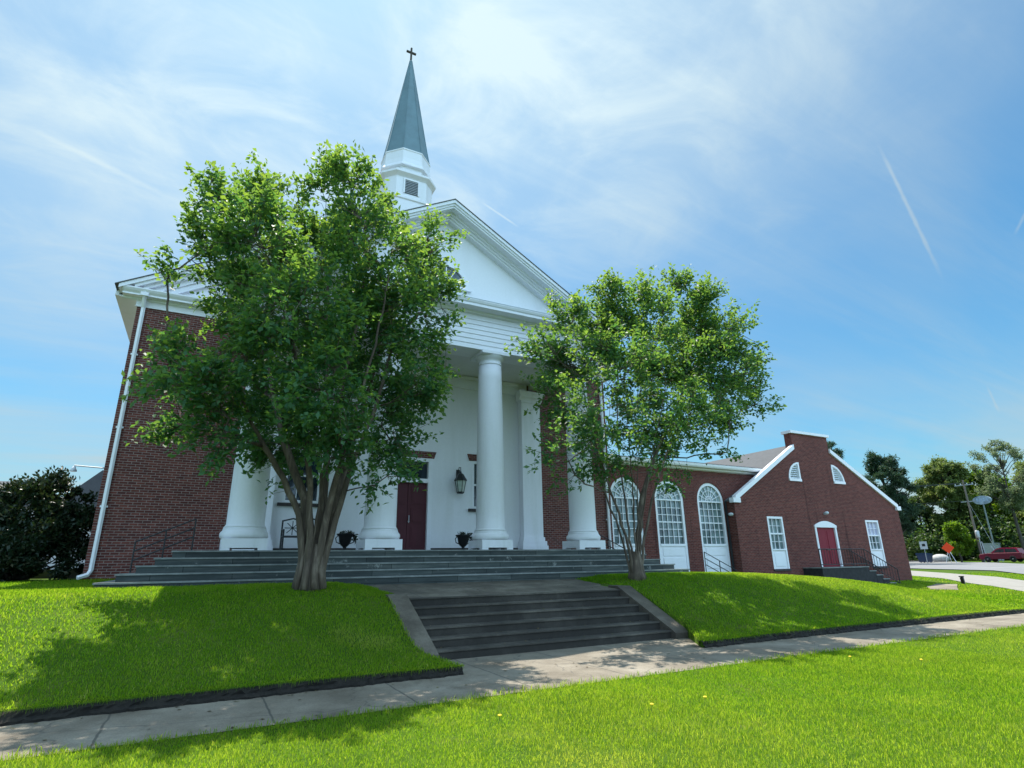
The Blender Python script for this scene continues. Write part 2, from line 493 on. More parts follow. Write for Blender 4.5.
class MB:
    """collects shapes in world coordinates; build() links them as ONE mesh object"""
    def __init__(s):
        s.v, s.f, s.m, s.uv = [], [], [], []

    def add(s, verts, faces, mi=0, uvs=None):
        o = len(s.v)
        s.v += [tuple(v) for v in verts]
        for k, f in enumerate(faces):
            s.f.append(tuple(i + o for i in f))
            s.m.append(mi)
            s.uv.append(uvs[k] if uvs else None)
        return s

    def box(s, x0, x1, y0, y1, z0, z1, mi=0):
        v = [(x, y, z) for x in (x0, x1) for y in (y0, y1) for z in (z0, z1)]
        return s.add(v, [(0, 1, 3, 2), (4, 6, 7, 5), (0, 4, 5, 1), (2, 3, 7, 6), (0, 2, 6, 4), (1, 5, 7, 3)], mi)

    def prism(s, poly, axis, a, b, mi=0):
        """poly: 2-D outline (counter-clockwise or not); axis 'x' (y,z), 'y' (x,z), 'z' (x,y)"""
        def P(p, t):
            return {'x': (t, p[0], p[1]), 'y': (p[0], t, p[1]), 'z': (p[0], p[1], t)}[axis]
        n = len(poly)
        v = [P(p, a) for p in poly] + [P(p, b) for p in poly]
        tri = tessellate_polygon([[Vector((p[0], p[1], 0)) for p in poly]])
        f = [tuple(t) for t in tri] + [tuple(i + n for i in t[::-1]) for t in tri]
        f += [(i, (i + 1) % n, (i + 1) % n + n, i + n) for i in range(n)]
        return s.add(v, f, mi)

    def ring(s, prof, cx, cy, n=32, mi=0, rot=0.0, chamfer=None):
        """lathe: prof = [(radius, z)...]"""
        v, f = [], []
        for r, z in prof:
            for k in range(n):
                a = rot + 2 * math.pi * k / n
                v.append((cx + r * math.cos(a), cy + r * math.sin(a), z))
        for i in range(len(prof) - 1):
            for k in range(n):
                k2 = (k + 1) % n
                f.append((i * n + k, i * n + k2, (i + 1) * n + k2, (i + 1) * n + k))
        f.append(tuple(range(n))[::-1])
        f.append(tuple((len(prof) - 1) * n + k for k in range(n)))
        return s.add(v, f, mi)

    def stack(s, loops, mi=0):
        """loops of equal length bridged one to the next, capped"""
        n = len(loops[0])
        v = [p for lp in loops for p in lp]
        f = []
        for i in range(len(loops) - 1):
            for k in range(n):
                k2 = (k + 1) % n
                f.append((i * n + k, i * n + k2, (i + 1) * n + k2, (i + 1) * n + k))
        f.append(tuple(range(n))[::-1])
        f.append(tuple((len(loops) - 1) * n + k for k in range(n)))
        return s.add(v, f, mi)

    def tube(s, pts, rad, n=8, mi=0):
        pts = [Vector(p) for p in pts]
        if not isinstance(rad, (list, tuple)):
            rad = [rad] * len(pts)
        v, f = [], []
        prev = None
        for i, p in enumerate(pts):
            d = (pts[min(i + 1, len(pts) - 1)] - pts[max(i - 1, 0)]).normalized()
            if prev is None:
                a = d.orthogonal().normalized()
            else:
                a = (prev - d * prev.dot(d))
                a = a.normalized() if a.length > 1e-6 else d.orthogonal().normalized()
            prev = a
            b = d.cross(a)
            for k in range(n):
                t = 2 * math.pi * k / n
                v.append(p + (a * math.cos(t) + b * math.sin(t)) * rad[i])
        for i in range(len(pts) - 1):
            for k in range(n):
                k2 = (k + 1) % n
                f.append((i * n + k, i * n + k2, (i + 1) * n + k2, (i + 1) * n + k))
        f.append(tuple(range(n))[::-1])
        f.append(tuple((len(pts) - 1) * n + k for k in range(n)))
        return s.add(v, f, mi)

    def ball(s, c, r, n=10, mi=0):
        rx, ry, rz = r if isinstance(r, (tuple, list)) else (r, r, r)
        lp = []
        for i in range(1, n):
            t = math.pi * i / n
            lp.append([(c[0] + rx * math.sin(t) * math.cos(2 * math.pi * k / (n + 2)), c[1] + ry * math.sin(t) * math.sin(2 * math.pi * k / (n + 2)), c[2] - rz * math.cos(t)) for k in range(n + 2)])
        return s.stack(lp, mi)

    def wall(s, outer, holes, y, depth, mi=0):
        """sheet in the X-Z plane facing -Y with openings, and their reveals going back by depth"""
        polys = [outer] + holes
        flat = [p for q in polys for p in q]
        tri = tessellate_polygon([[Vector((p[0], p[1], 0)) for p in q] for q in polys])
        v = [(p[0], y, p[1]) for p in flat]
        f = []
        for t in tri:
            a, b, c = (flat[i] for i in t)
            cr_ = (b[0] - a[0]) * (c[1] - a[1]) - (b[1] - a[1]) * (c[0] - a[0])
            f.append(tuple(t) if cr_ > 0 else tuple(t[::-1]))
        s.add(v, f, mi)
        for h in holes:
            n = len(h)
            area = sum(h[i][0] * h[(i + 1) % n][1] - h[(i + 1) % n][0] * h[i][1] for i in range(n))
            hv = [(p[0], y, p[1]) for p in h] + [(p[0], y + depth, p[1]) for p in h]
            ff = [(i, (i + 1) % n, (i + 1) % n + n, i + n) for i in range(n)]
            s.add(hv, ff if area < 0 else [q[::-1] for q in ff], mi)
        return s

    def build(s, name, mats, parent=None, origin=None, smooth=False):
        if parent is not None:
            origin = ORG[parent.name]
        origin = Vector(origin or (0, 0, 0))
        me = bpy.data.meshes.new(name)
        me.from_pydata([tuple(Vector(v) - origin) for v in s.v], [], s.f)
        mats = [mats] if isinstance(mats, str) else mats
        for k in mats:
            me.materials.append(MATS[k])
        me.polygons.foreach_set('material_index', s.m)
        if smooth:
            me.polygons.foreach_set('use_smooth', [True] * len(s.f))
        ul = me.uv_layers.new(name='UVMap')
        for p, cust in zip(me.polygons, s.uv):
            nx, ny, nz = abs(p.normal.x), abs(p.normal.y), abs(p.normal.z)
            for j, li in enumerate(p.loop_indices):
                if cust:
                    ul.data[li].uv = cust[j]
                    continue
                c = s.v[p.vertices[j]]
                ul.data[li].uv = (c[0], c[2]) if ny >= nx and ny >= nz else ((c[1], c[2]) if nx >= nz else (c[0], c[1]))
        me.update()
        o = bpy.data.objects.new(name, me)
        COL.objects.link(o)
        if parent is None:
            o.location = origin
        else:
            o.parent = parent
        ORG[o.name] = origin
        return o


def tag(o, label=None, cat=None, group=None, kind=None):
    for k, v in (('label', label), ('category', cat), ('group', group), ('kind', kind)):
        if v:
            o[k] = v
    return o


def thing(name, loc, label, cat, group=None):
    o = bpy.data.objects.new(name, None)
    COL.objects.link(o)
    o.location = loc
    o.empty_display_size = 0.3
    ORG[o.name] = Vector(loc)
    return tag(o, label, cat, group)


def np_mesh(name, verts, faces_n, mats, tint=None, parent=None, origin=(0, 0, 0), smooth=False):
    """fast mesh: verts (N,3); faces_n: array (F,k) of indices"""
    if parent is not None:
        origin = ORG[parent.name]
    verts = np.asarray(verts, dtype=np.float32) - np.array(origin, dtype=np.float32)
    me = bpy.data.meshes.new(name)
    F, k = faces_n.shape
    me.vertices.add(len(verts))
    me.vertices.foreach_set('co', verts.ravel())
    me.loops.add(F * k)
    me.loops.foreach_set('vertex_index', faces_n.astype(np.int32).ravel())
    me.polygons.add(F)
    me.polygons.foreach_set('loop_start', np.arange(0, F * k, k, dtype=np.int32))
    if smooth:
        me.polygons.foreach_set('use_smooth', np.ones(F, dtype=bool))
    me.materials.append(MATS[mats])
    if tint is not None:
        a = me.attributes.new('tint', 'FLOAT', 'POINT')
        a.data.foreach_set('value', np.asarray(tint, dtype=np.float32))
    me.update(calc_edges=True)
    o = bpy.data.objects.new(name, me)
    COL.objects.link(o)
    if parent is None:
        o.location = origin
    else:
        o.parent = parent
    ORG[o.name] = Vector(origin)
    return o


# ------------------------------------------------------------------ terrain
HX = np.array([-80, 0, 12.6, 15, 17, 19, 21.1, 22.5, 24.6, 28, 32, 36, 45, 60, 95, 125, 300.])
HY = np.array([8.8, 10, 11, 12.5, 14, 17, 19, 25, 45, 90])
HT = np.array([
    [.11, .48, .86, 1.21, 1.24, 1.30, 1.34, 1.4, 1.5, 1.7],
    [.11, .42, .82, 1.21, 1.22, 1.28, 1.33, 1.4, 1.5, 1.7],
    [.11, .40, .82, 1.26, 1.22, 1.18, 1.18, 1.2, 1.3, 1.4],
    [.11, .42, .78, 1.17, 1.20, 1.16, 1.16, 1.2, 1.3, 1.4],
    [.11, .42, .74, 1.05, 1.10, 1.12, 1.13, 1.2, 1.3, 1.4],
    [.11, .38, .63, .93, 1.01, 1.06, 1.10, 1.2, 1.3, 1.4],
    [.10, .30, .49, .73, .83, .93, 1.0, 1.1, 1.3, 1.4],
    [.07, .20, .32, .48, .60, .74, .9, 1.0, 1.2, 1.3],
    [.03, .08, .13, .20, .30, .50, .8, .9, 1.0, 1.1],
    [.03, .06, .09, .13, .17, .28, .6, .8, .9, 1.0],
    [.04, .08, .12, .16, .20, .24, .45, .5, .5, .6],
    [.06, .10, .14, .20, .23, .26, .38, .40, .42, .5],
    [.15, .18, .20, .24, .26, .30, .33, .36, .40, .45],
    [.30, .32, .33, .35, .36, .38, .40, .42, .45, .5],
    [.55, .58, .60, .62, .63, .64, .65, .66, .68, .8],
    [1.0, 1.0, 1.0, 1.05, 1.05, 1.1, 1.1, 1.1, 1.15, 1.2],
    [1.2, 1.2, 1.2, 1.2, 1.2, 1.2, 1.2, 1.2, 1.2, 1.3]])


def H(x, y):
    x = np.clip(np.asarray(x, float), HX[0], HX[-1])
    y = np.asarray(y, float)
    yc = np.clip(y, HY[0], HY[-1])
    i = np.clip(np.searchsorted(HX, x, 'right') - 1, 0, len(HX) - 2)
    j = np.clip(np.searchsorted(HY, yc, 'right') - 1, 0, len(HY) - 2)
    tx = (x - HX[i]) / (HX[i + 1] - HX[i])
    ty = (yc - HY[j]) / (HY[j + 1] - HY[j])
    z = (HT[i, j] * (1 - tx) + HT[i + 1, j] * tx) * (1 - ty) + (HT[i, j + 1] * (1 - tx) + HT[i + 1, j + 1] * tx) * ty
    # far east and the street side rise gently
    f = np.clip((x - 22) / 80, 0, 1) * 0.58
    s = np.where(y < 7.2, f * np.clip((y + 30) / 37, 0, 1), np.where(y < 8.8, f, z))
    s = np.where(y >= 8.8, z, s)
    # trough of the walk up to the church
    edge = np.maximum(np.maximum(3.55 - x, x - 9.5), 0)
    land = 0.94 + (np.clip(y, 11.9, 14.2) - 11.9) * 0.095 - 0.07
    cap = land + edge * 0.55
    s = np.where((y > 11.25) & (y < 14.8), np.minimum(s, cap), s)
    # the bank meets the sloping kerbs of the lower steps flush
    off = np.maximum(np.maximum(3.44 - x, x - 9.62), 0)
    w = np.where((y > 8.8) & (y < 12.3), np.clip(1 - off / 1.3, 0, 1), 0)
    w = w * w * (3 - 2 * w)
    ck = np.interp(y, [8.8, 10.1, 11.92, 12.3], [.11, .20, 1.03, 1.05])
    return s * (1 - w) + ck * w


def hz(x, y):
    return float(H(np.array([x]), np.array([y]))[0])


def smoothH(x, y, d=0.45):
    """the same ground with its creases rounded"""
    acc = 0
    for dx in (-d, 0, d):
        for dy in (-d, 0, d):
            yy = np.where(y > 8.8, np.maximum(y + dy, 8.801), np.where(y < 7.2, y, y))
            acc = acc + H(x + dx, yy)
    return acc / 9


def lines(*segs):
    out = []
    for a, b, st in segs:
        n = max(1, int(round((b - a) / st)))
        out += list(np.linspace(a, b, n, endpoint=False))
    out.append(segs[-1][1])
    return np.array(out)


def sheet(name, xs, ys, zfun, skip, mat, warp=None, skirt=0):
    X, Y = np.meshgrid(xs, ys, indexing='ij')
    if warp:
        X = warp(X, Y)
    Z = zfun(X.ravel(), Y.ravel())
    V = np.stack([X.ravel(), Y.ravel(), Z], 1)
    nx, ny = len(xs), len(ys)
    I, J = np.meshgrid(np.arange(nx - 1), np.arange(ny - 1), indexing='ij')
    a = (I * ny + J).ravel()
    F = np.stack([a, a + ny, a + ny + 1, a + 1], 1)
    cx = (xs[:-1] + xs[1:]) / 2
    cy = (ys[:-1] + ys[1:]) / 2
    CX_, CY_ = np.meshgrid(cx, cy, indexing='ij')
    keep = ~skip(CX_.ravel(), CY_.ravel())
    F = F[keep]
    if skirt:
        # close the open borders with a short skirt so nothing shows beneath the sheet
        E = np.concatenate([F[:, [0, 1]], F[:, [1, 2]], F[:, [2, 3]], F[:, [3, 0]]])
        key = np.sort(E, axis=1)
        _, inv, ct = np.unique(key[:, 0].astype(np.int64) * len(V) + key[:, 1], return_inverse=True, return_counts=True)
        B = E[ct[inv.ravel()] == 1]
        low = V.copy()
        low[:, 2] -= skirt
        F = np.concatenate([F, np.stack([B[:, 1], B[:, 0], B[:, 0] + len(V), B[:, 1] + len(V)], 1)])
        V = np.concatenate([V, low])
    return np_mesh(name, V, F, mat, smooth=True)


STX0, STX1 = 3.84, 9.22            # lower stair between its cheek walls
def lawn_skip(x, y):
    return (y > 7.2) & (y < 8.8) | ((x > 3.42) & (x < 9.64) & (y > 8.7) & (y < 11.9)) | ((y > 14.3) & (x > -1.2) & (x < 13.4) & (y < 18))


xs = lines((-600, -60, 60), (-60, -12, 3), (-12, 3.42, .28), (3.42, 9.64, .3), (9.64, 26, .3), (26, 60, 1.5), (60, 120, 6), (120, 900, 60))
ys = lines((-400, -40, 40), (-40, 0, 4), (0, 7.2, .4), (7.2, 8.8, .8), (8.8, 11.9, .22), (11.9, 14.3, .2), (14.3, 20, .35), (20, 60, 2), (60, 120, 6), (120, 1200, 60))
def flare_out(X, Y):
    """the bank's edge runs diagonally from the right kerb to the pavement"""
    t_ = np.clip(1 - (Y - 8.8) / 1.3, 0, 1) * (Y >= 8.79)
    return X - .92 * t_ * np.where(X >= 9.63, np.clip(1 - (X - 9.64) / 3.5, 0, 1), 0) + .30 * t_ * np.where((X <= 3.43) & (X > 0), np.clip(1 - (3.42 - X) / 2.5, 0, 1), 0)
lawn = sheet('lawn', xs, ys, smoothH, lawn_skip, 'lawn', flare_out, .45)
tag(lawn, kind='structure')
tag(MB().box(-300, 21.6, 7.0, 9.0, -0.30, -0.06).build('subsoil', 'soil'), kind='structure')

tag(MB().box(-60, -2.7, 22.0, 60, 1.0, 1.62).build('parking_lot', 'asphalt_far'), kind='structure')

# cut earth edge of the bank along the pavement
mb = MB()
xx = np.arange(-40, 21.6, 0.06)
for seg in (xx[xx < 3.78], xx[xx > 8.72]):
    v, f = [], []
    for k, x in enumerate(seg):
        h = hz(x, 8.81)
        lump = .018 * math.sin(x * 5.3) + .014 * math.sin(x * 12.7 + 1) + .010 * math.sin(x * 31)
        j = rng.normal(0, .013, 4)
        v += [(x, 8.725 + lump + j[0], -0.05), (x, 8.715 + lump + j[1], h * .28 + j[3] * .5), (x, 8.745 + lump * .6 + j[2], h * .55), (x, 8.745 + j[3], h * .85 + j[0] * .5), (x, 8.79 + j[2] * .4, h + .012), (x, 9.05, h - .02)]
    for k in range(len(seg) - 1):
        for q in range(5):
            a = k * 6 + q
            f.append((a, a + 6, a + 7, a + 1))
    mb.add(v, f)
tag(mb.build('soil_edge', 'soil'), kind='structure')

# pavement along the street, apron in front of the stair, landing above it
px = lines((-60, -10, 2), (-10, 30, .5), (30, 200, 5))
sw = sheet('pavement', px, np.array([7.2, 7.6, 8.0, 8.4, 8.8]), lambda x, y: H(x, np.full_like(x, 8.0)) + 0.004, lambda x, y: x < -1e9, 'concrete')
tag(sw, kind='structure')
tag(MB().prism([(3.3, 8.802), (9.0, 8.802), (9.75, 10.1), (9.75, 10.2), (3.3, 10.2)], 'z', -0.1, 0.002).build('walkway', 'concrete'), kind='structure')
mb = MB()
mb.add([(3.45, 11.92, .951), (9.61, 11.92, .951), (9.61, 14.5, 1.178), (3.45, 14.5, 1.178), (3.45, 11.92, .3), (9.61, 11.92, .3), (9.61, 14.5, .3), (3.45, 14.5, .3)],
       [(0, 1, 2, 3), (0, 4, 5, 1), (1, 5, 6, 2), (3, 2, 6, 7), (0, 3, 7, 4)])
tag(mb.build('landing', 'concrete_landing'), kind='structure')

# ------------------------------------------------------------------ the church
CX = 6.05
YW = 19.0                 # front wall
XL, XR = -2.66, 14.65
ch = thing('church', (CX, YW, 1.2), 'brick church with white columned portico, gabled front and tall green spire', 'church')
YB = 44.0
# front brick wall (both sides of the porch) and the flanks
mb = MB()
mb.wall([(XL, .9), (XL, 9.28), (XR, 9.28), (XR, .9)], [[(1.3, .95), (10.8, .95), (10.8, 8.9), (1.3, 8.9)]], YW, 0.02)
mb.add([(XL, YW, .9), (XL, YW, 9.28), (XL, YB, 9.28), (XL, YB, .9)], [(0, 1, 2, 3)])
mb.add([(XR, YW, .9), (XR, YW, 9.28), (XR, YB, 9.28), (XR, YB, .9)], [(3, 2, 1, 0)])
mb.add([(XL, YB, .9), (XL, YB, 9.28), (XR, YB, 9.28), (XR, YB, .9)], [(0, 1, 2, 3)])
mb.build('brick_wall', 'brick', ch)
# white plaster wall at the back of the porch
DX0, DX1 = CX - .70, CX + .70
def rect(x0, x1, z0, z1):
    return [(x0, z0), (x1, z0), (x1, z1), (x0, z1)]
mb = MB()
PW = YW + .02
wins = [(2.02, 3.12, 3.50, 5.20), (8.42, 9.52, 3.50, 5.20)]
mb.wall(rect(1.3, 10.8, .96, 8.9), [rect(DX0, DX1, 1.97, 5.14)] + [rect(*w) for w in wins], PW, .16)
mb.build('porch_wall', 'white_wall', ch)
for xa, xb in ((1.76, 4.9), (6.88, 10.33)):
    MB().box(xa, xb, PW - .05, PW - .002, 1.985, 2.13).build('base_trim', 'dark_sill', ch)
mb = MB()
mb.box(1.76, 10.33, PW - .10, PW - .002, 7.95, 8.42)
mb.box(1.76, 10.33, PW - .16, PW - .10, 8.30, 8.42)
mb.build('wall_moulding', 'white_trim', ch)
# door
fr = MB()
for x0, x1 in ((DX0 - .13, DX0 + .02), (DX1 - .02, DX1 + .13)):
    fr.box(x0, x1, PW - .05, PW + .14, 1.985, 5.18)
fr.box(DX0 + .02, DX1 - .02, PW - .045, PW + .14, 5.06, 5.18)
fr.box(DX0 + .02, DX1 - .02, PW - .03, PW + .14, 4.32, 4.46)
dfo = fr.build('door_frame', 'white_trim', ch)
MB().box(DX0 + .02, DX1 - .02, PW + .10, PW + .12, 4.46, 5.06).build('transom', 'glass_dark', dfo)
dm = MB()
for x0, x1 in ((DX0 + .02, CX - .006), (CX + .006, DX1 - .02)):
    dm.box(x0, x1, PW + .08, PW + .13, 2.0, 4.32)
    for z0, z1 in ((2.18, 2.85), (2.98, 3.45), (3.58, 4.2)):
        dm.box(x0 + .12, x1 - .12, PW + .065, PW + .08, z0, z1)
        dm.box(x0 + .17, x1 - .17, PW + .055, PW + .065, z0 + .05, z1 - .05)
door = dm.build('door', 'shutter_door', ch)
MB().tube([(CX + .05, PW + .03, 2.95), (CX + .05, PW + .03, 3.2)], .014).ball((CX + .05, PW + .05, 3.0), .03).build('handle', 'rim', door)
# brick lintels with splayed ends
def lintel(x0, x1, z):
    return MB().prism([(x0 - .12, z), (x1 + .12, z), (x1 + .2, z + .24), (x0 - .2, z + .24)], 'y', PW - .04, PW - .003).build('lintel', 'brick', ch)
lintel(DX0 - .06, DX1 + .06, 5.185)
for x0, x1, z0, z1 in wins:
    lintel(x0, x1, z1 + .02)
    w = MB()
    for a, b in ((x0, x0 + .08), (x1 - .08, x1)):
        w.box(a, b, PW - .01, PW + .12, z0, z1)
    w.box(x0 + .08, x1 - .08, PW - .008, PW + .12, z1 - .08, z1)
    w.box(x0 + .08, x1 - .08, PW - .008, PW + .12, z0, z0 + .07)
    zm = (z0 + z1) / 2
    w.box(x0 + .08, x1 - .08, PW + .03, PW + .11, zm - .03, zm + .03)
    for k in (1, 2):
        xm = x0 + .08 + (x1 - x0 - .16) * k / 3
        w.box(xm - .012, xm + .012, PW + .06, PW + .10, z0 + .07, z1 - .08)
    wf = w.build('window', 'white_trim', ch)
    MB().box(x0 + .08, x1 - .08, PW + .10, PW + .115, z0 + .07, z1 - .08).build('pane', 'glass_dark', wf)
    MB().box(x0 - .14, x1 + .14, PW - .09, PW - .003, z0 - .12, z0 - .02).build('sill', 'dark_sill', wf)
# pilasters at the porch's ends
for x0, x1 in ((CX - 5.15, CX - 4.32), (CX + 4.32, CX + 5.15)):
    p = MB()
    p.box(x0, x1, YW - .30, YW - .003, 2.5, 7.62)
    p.box(x0 - .03, x1 + .03, YW - .33, YW - .003, 7.62, 7.70)
    p.prism([(YW - .30, 7.70), (YW - .003, 7.70), (YW - .003, 7.92), (YW - .42, 7.92), (YW - .40, 7.84), (YW - .33, 7.78)], 'x', x0 - .10, x1 + .10)
    p.box(x0 - .14, x1 + .14, YW - .45, YW - .003, 7.92, 8.06)
    p.box(x0 - .04, x1 + .04, YW - .34, YW - .003, 2.36, 2.5)
    p.box(x0 - .09, x1 + .09, YW - .40, YW - .003, 2.20, 2.36)
    p.box(x0 - .12, x1 + .12, YW - .44, YW - .003, 1.985, 2.20)
    p.build('pilaster', 'white_paint', ch)
# the four columns
YC = 16.12
for k in range(4):
    cx = CX + (k - 1.5) * 3.43
    prof = []
    for i in range(13):
        t = i / 12
        prof.append((.445 - .065 * t ** 1.6, 2.62 + (7.86 - 2.62) * t))
    shaft = MB().ring([(.50, 2.54), (.47, 2.58)] + prof, cx, YC, 48).build('column', 'white_paint', ch, smooth=True)
    pl = MB()
    pl.box(cx - .51, cx + .51, YC - .51, YC + .51, 2.045, 2.27)
    for sx in (-1, 1):
        for sy in (-1, 1):
            pl.box(cx + sx * .51 - (.2 if sx > 0 else 0), cx + sx * .51 + (.2 if sx < 0 else 0), YC + sy * .51 - (.2 if sy > 0 else 0), YC + sy * .51 + (.2 if sy < 0 else 0), 1.985, 2.047)
    pl.build('plinth', 'white_paint', shaft)
    MB().ring([(.49, 2.272), (.545, 2.29), (.565, 2.34), (.56, 2.41), (.52, 2.46), (.505, 2.48), (.505, 2.50), (.49, 2.545)], cx, YC, 48).build('base_moulding', 'white_paint', shaft, smooth=True)
    c = MB().ring([(.378, 7.86), (.40, 7.87), (.40, 7.90), (.38, 7.92), (.38, 8.02), (.41, 8.04), (.47, 8.12), (.485, 8.15), (.485, 8.165)], cx, YC, 48)
    c.build('capital', 'white_paint', shaft, smooth=True)
    MB().box(cx - .5, cx + .5, YC - .5, YC + .5, 8.166, 8.262).build('abacus', 'white_paint', shaft)
# entablature: lapped boards round the portico
PX0, PX1 = CX - 5.72, CX + 5.72
FY = 15.72
mb = MB()
nb = 7
zb, zt = 8.264, 9.46
for k in range(nb):
    a, b = zb + (zt - zb) * k / nb, zb + (zt - zb) * (k + 1) / nb
    mb.prism([(FY - .028, a), (FY + .2, a), (FY + .2, b), (FY - .004, b)], 'x', PX0, PX1)
for xa, xb in ((PX0, PX0 + .9), (PX1 - .9, PX1)):
    mb.box(xa, xb, FY + .2, YW - .003, zb, zt)
mb.box(PX0 + .9, PX1 - .9, FY + .2, FY + .82, zb, zt)
mb.build('frieze', 'white_trim', ch)
MB().box(PX0 + .9, PX1 - .9, FY + .82, YW - .003, 8.44, 8.55).build('porch_ceiling', 'ceiling_paint', ch)
# horizontal cornice of the pediment with its mouldings
S = .575
prof = [(FY, 9.46), (FY - .08, 9.50), (FY - .10, 9.56), (FY - .44, 9.575), (FY - .44, 9.66), (FY - .47, 9.69), (FY - .50, 9.76), (FY - .50, 9.79), (FY + .25, 10.02), (FY + .25, 9.46)]
EX = CX + 6.28
MB().prism(prof, 'x', CX - 6.28, EX).build('cornice', 'white_trim', ch)
MB().prism([(FY - .51, 9.792), (FY + .22, 10.02), (FY + .22, 10.035), (FY - .51, 9.81)], 'x', CX - 5.9, CX + 5.9).build('flashing', 'flashing', ch)
zA = 13.31                                      # apex of the portico roof
def zr(x):
    return zA - S * abs(x - CX)
# tympanum
TY = FY + .22
mb = MB()
hx = 5.75
mb.wall([(CX - hx, 9.9), (CX + hx, 9.9), (CX + hx, zr(CX + hx) - .35), (CX, zA - .35), (CX - hx, zr(CX - hx) - .35)], [], TY, .1)
mb.build('tympanum', 'white_wall', ch)
# raking cornices: each a moulded section swept up the slope
def rake(y0, y1, xa, za, xb, zb_, name='rake', parent=ch, mat='white_trim', steps=None, zmin=None):
    m = MB()
    secs = steps or [(y0, 0, .12), (y0 + .05, .12, .20), (y0 + .09, .20, .27), (y0 + .36, .27, .35), (y0 + .44, .35, .43), (y0 + .50, .43, .50)]
    xe, ze = xb, zb_
    for ys_, d0, d1 in secs:
        xb, zb_ = xe, ze
        if zmin is not None and ze - d1 < zmin and d0 > 0:       # lower members die into the level cornice
            f_ = (za - d1 - zmin) / (za - ze)
            xb, zb_ = xa + (xe - xa) * f_, za + (ze - za) * f_
        m.add([(xa, ys_, za - d1), (xa, ys_, za - d0), (xb, ys_, zb_ - d0), (xb, ys_, zb_ - d1),
               (xa, y1, za - d1), (xa, y1, za - d0), (xb, y1, zb_ - d0), (xb, y1, zb_ - d1)],
              [(0, 1, 2, 3), (0, 3, 7, 4), (1, 5, 6, 2), (4, 7, 6, 5), (0, 4, 5, 1), (3, 2, 6, 7)])
    return m.build(name, mat, parent)
RY = FY - .50
rake(RY, TY + .12, CX, zA, EX, zr(EX), zmin=9.80)
rake(RY, TY + .12, CX, zA, 2 * CX - EX, zr(EX), zmin=9.80)
# portico roof
mb = MB()
e2 = 6.36
for s_ in (-1, 1):
    x1 = CX + s_ * e2
    mb.add([(CX, RY - .03, zA + .002), (x1, RY - .03, zr(x1) + .002), (x1, YW + .6, zr(x1) + .002), (CX, YW + .6, zA + .002),
            (CX, RY - .03, zA + .022), (x1, RY - .03, zr(x1) + .022), (x1, YW + .6, zr(x1) + .022), (CX, YW + .6, zA + .022)],
           [(0, 1, 2, 3), (4, 7, 6, 5), (0, 4, 5, 1), (1, 5, 6, 2), (2, 6, 7, 3)])
mb.build('portico_roof', 'shingle_dark', ch)
# side walls of the roof space and side eaves of the portico
for s_ in (-1, 1):
    x0, x1 = CX + s_ * 5.72, CX + s_ * 6.30
    MB().box(min(x0, x1), max(x0, x1), FY + .255, YW - .45, 9.46, 9.72).build('side_cornice', 'white_trim', ch)
# half-round fan window in the tympanum
FX, FZ, FR = CX, 10.45, .78
def arc(cx, cz, r, a0, a1, n):
    return [(cx + r * math.cos(R(a0 + (a1 - a0) * i / n)), cz + r * math.sin(R(a0 + (a1 - a0) * i / n))) for i in range(n + 1)]
def arcband(m, cx, cz, r0, r1, a0, a1, y0, y1, n=24):
    o, i = arc(cx, cz, r1, a0, a1, n), arc(cx, cz, r0, a0, a1, n)
    for k in range(n):
        m.prism([i[k], o[k], o[k + 1], i[k + 1]], 'y', y0, y1)
def spoke(m, cx, cz, r0, r1, a, w, y0, y1):
    c, s_ = math.cos(R(a)), math.sin(R(a))
    m.prism([(cx + r0 * c - w * s_, cz + r0 * s_ + w * c), (cx + r0 * c + w * s_, cz + r0 * s_ - w * c), (cx + r1 * c + w * s_, cz + r1 * s_ - w * c), (cx + r1 * c - w * s_, cz + r1 * s_ + w * c)], 'y', y0, y1)
m = MB()
arcband(m, FX, FZ, FR - .10, FR + .05, 0, 180, TY - .07, TY - .003)
m.box(FX - FR - .12, FX + FR + .12, TY - .10, TY - .003, FZ - .10, FZ)
arcband(m, FX, FZ, .24, .29, 0, 180, TY - .05, TY - .012)
for a in range(30, 180, 30):
    spoke(m, FX, FZ, .29, FR - .10, a, .014, TY - .048, TY - .014)
fw = m.build('fan_window', 'white_trim', ch)
MB().prism(arc(FX, FZ, FR - .10, 0, 180, 24), 'y', TY - .010, TY - .004).build('pane', 'glass_hall', fw)

# main gable behind the portico
zE, xE = 9.62, 9.22                       # eave height, half width to the edge of the roof
zM = zE + S * xE
GY = YW - .42
def zm(x):
    return zM - S * abs(x - CX)
gx0, gx1 = CX - xE, CX + xE
m = MB()
m.box(XL - .04, XR + .04, YW - .035, YW + .05, 9.15, 9.55)
m.prism([(YW - .035, 9.33), (YW - .09, 9.36), (YW - .10, 9.40), (YW - .30, 9.41), (YW - .30, 9.46), (YW - .36, 9.52), (YW - .40, 9.58), (YW - .40, 9.62), (YW + .05, 9.66), (YW + .05, 9.33)], 'x', gx0 + .12, gx1 - .12)
for s_ in (-1, 1):
    xa, xb = (XL - .04, gx0) if s_ < 0 else (XR + .04, gx1)
    lo, hi = min(xa, xb), max(xa, xb)
    m.box(lo, hi, YW + .05, YB, 9.42, 9.47)
    m.box(min(xb, xb + .1 * s_), max(xb, xb + .1 * s_), YW + .05, YB, 9.44, 9.60)
    xw = XL - .04 if s_ < 0 else XR
    m.box(xw, xw + .04, YW + .05, YB, 9.15, 9.41)
m.build('eave_cornice', 'white_trim', ch)
m = MB()
m.wall([(gx0 + .3, 9.6), (gx1 - .3, 9.6), (CX, zM - .25)], [], YW + .04, .1)
m.build('gable_wall', 'white_wall', ch)
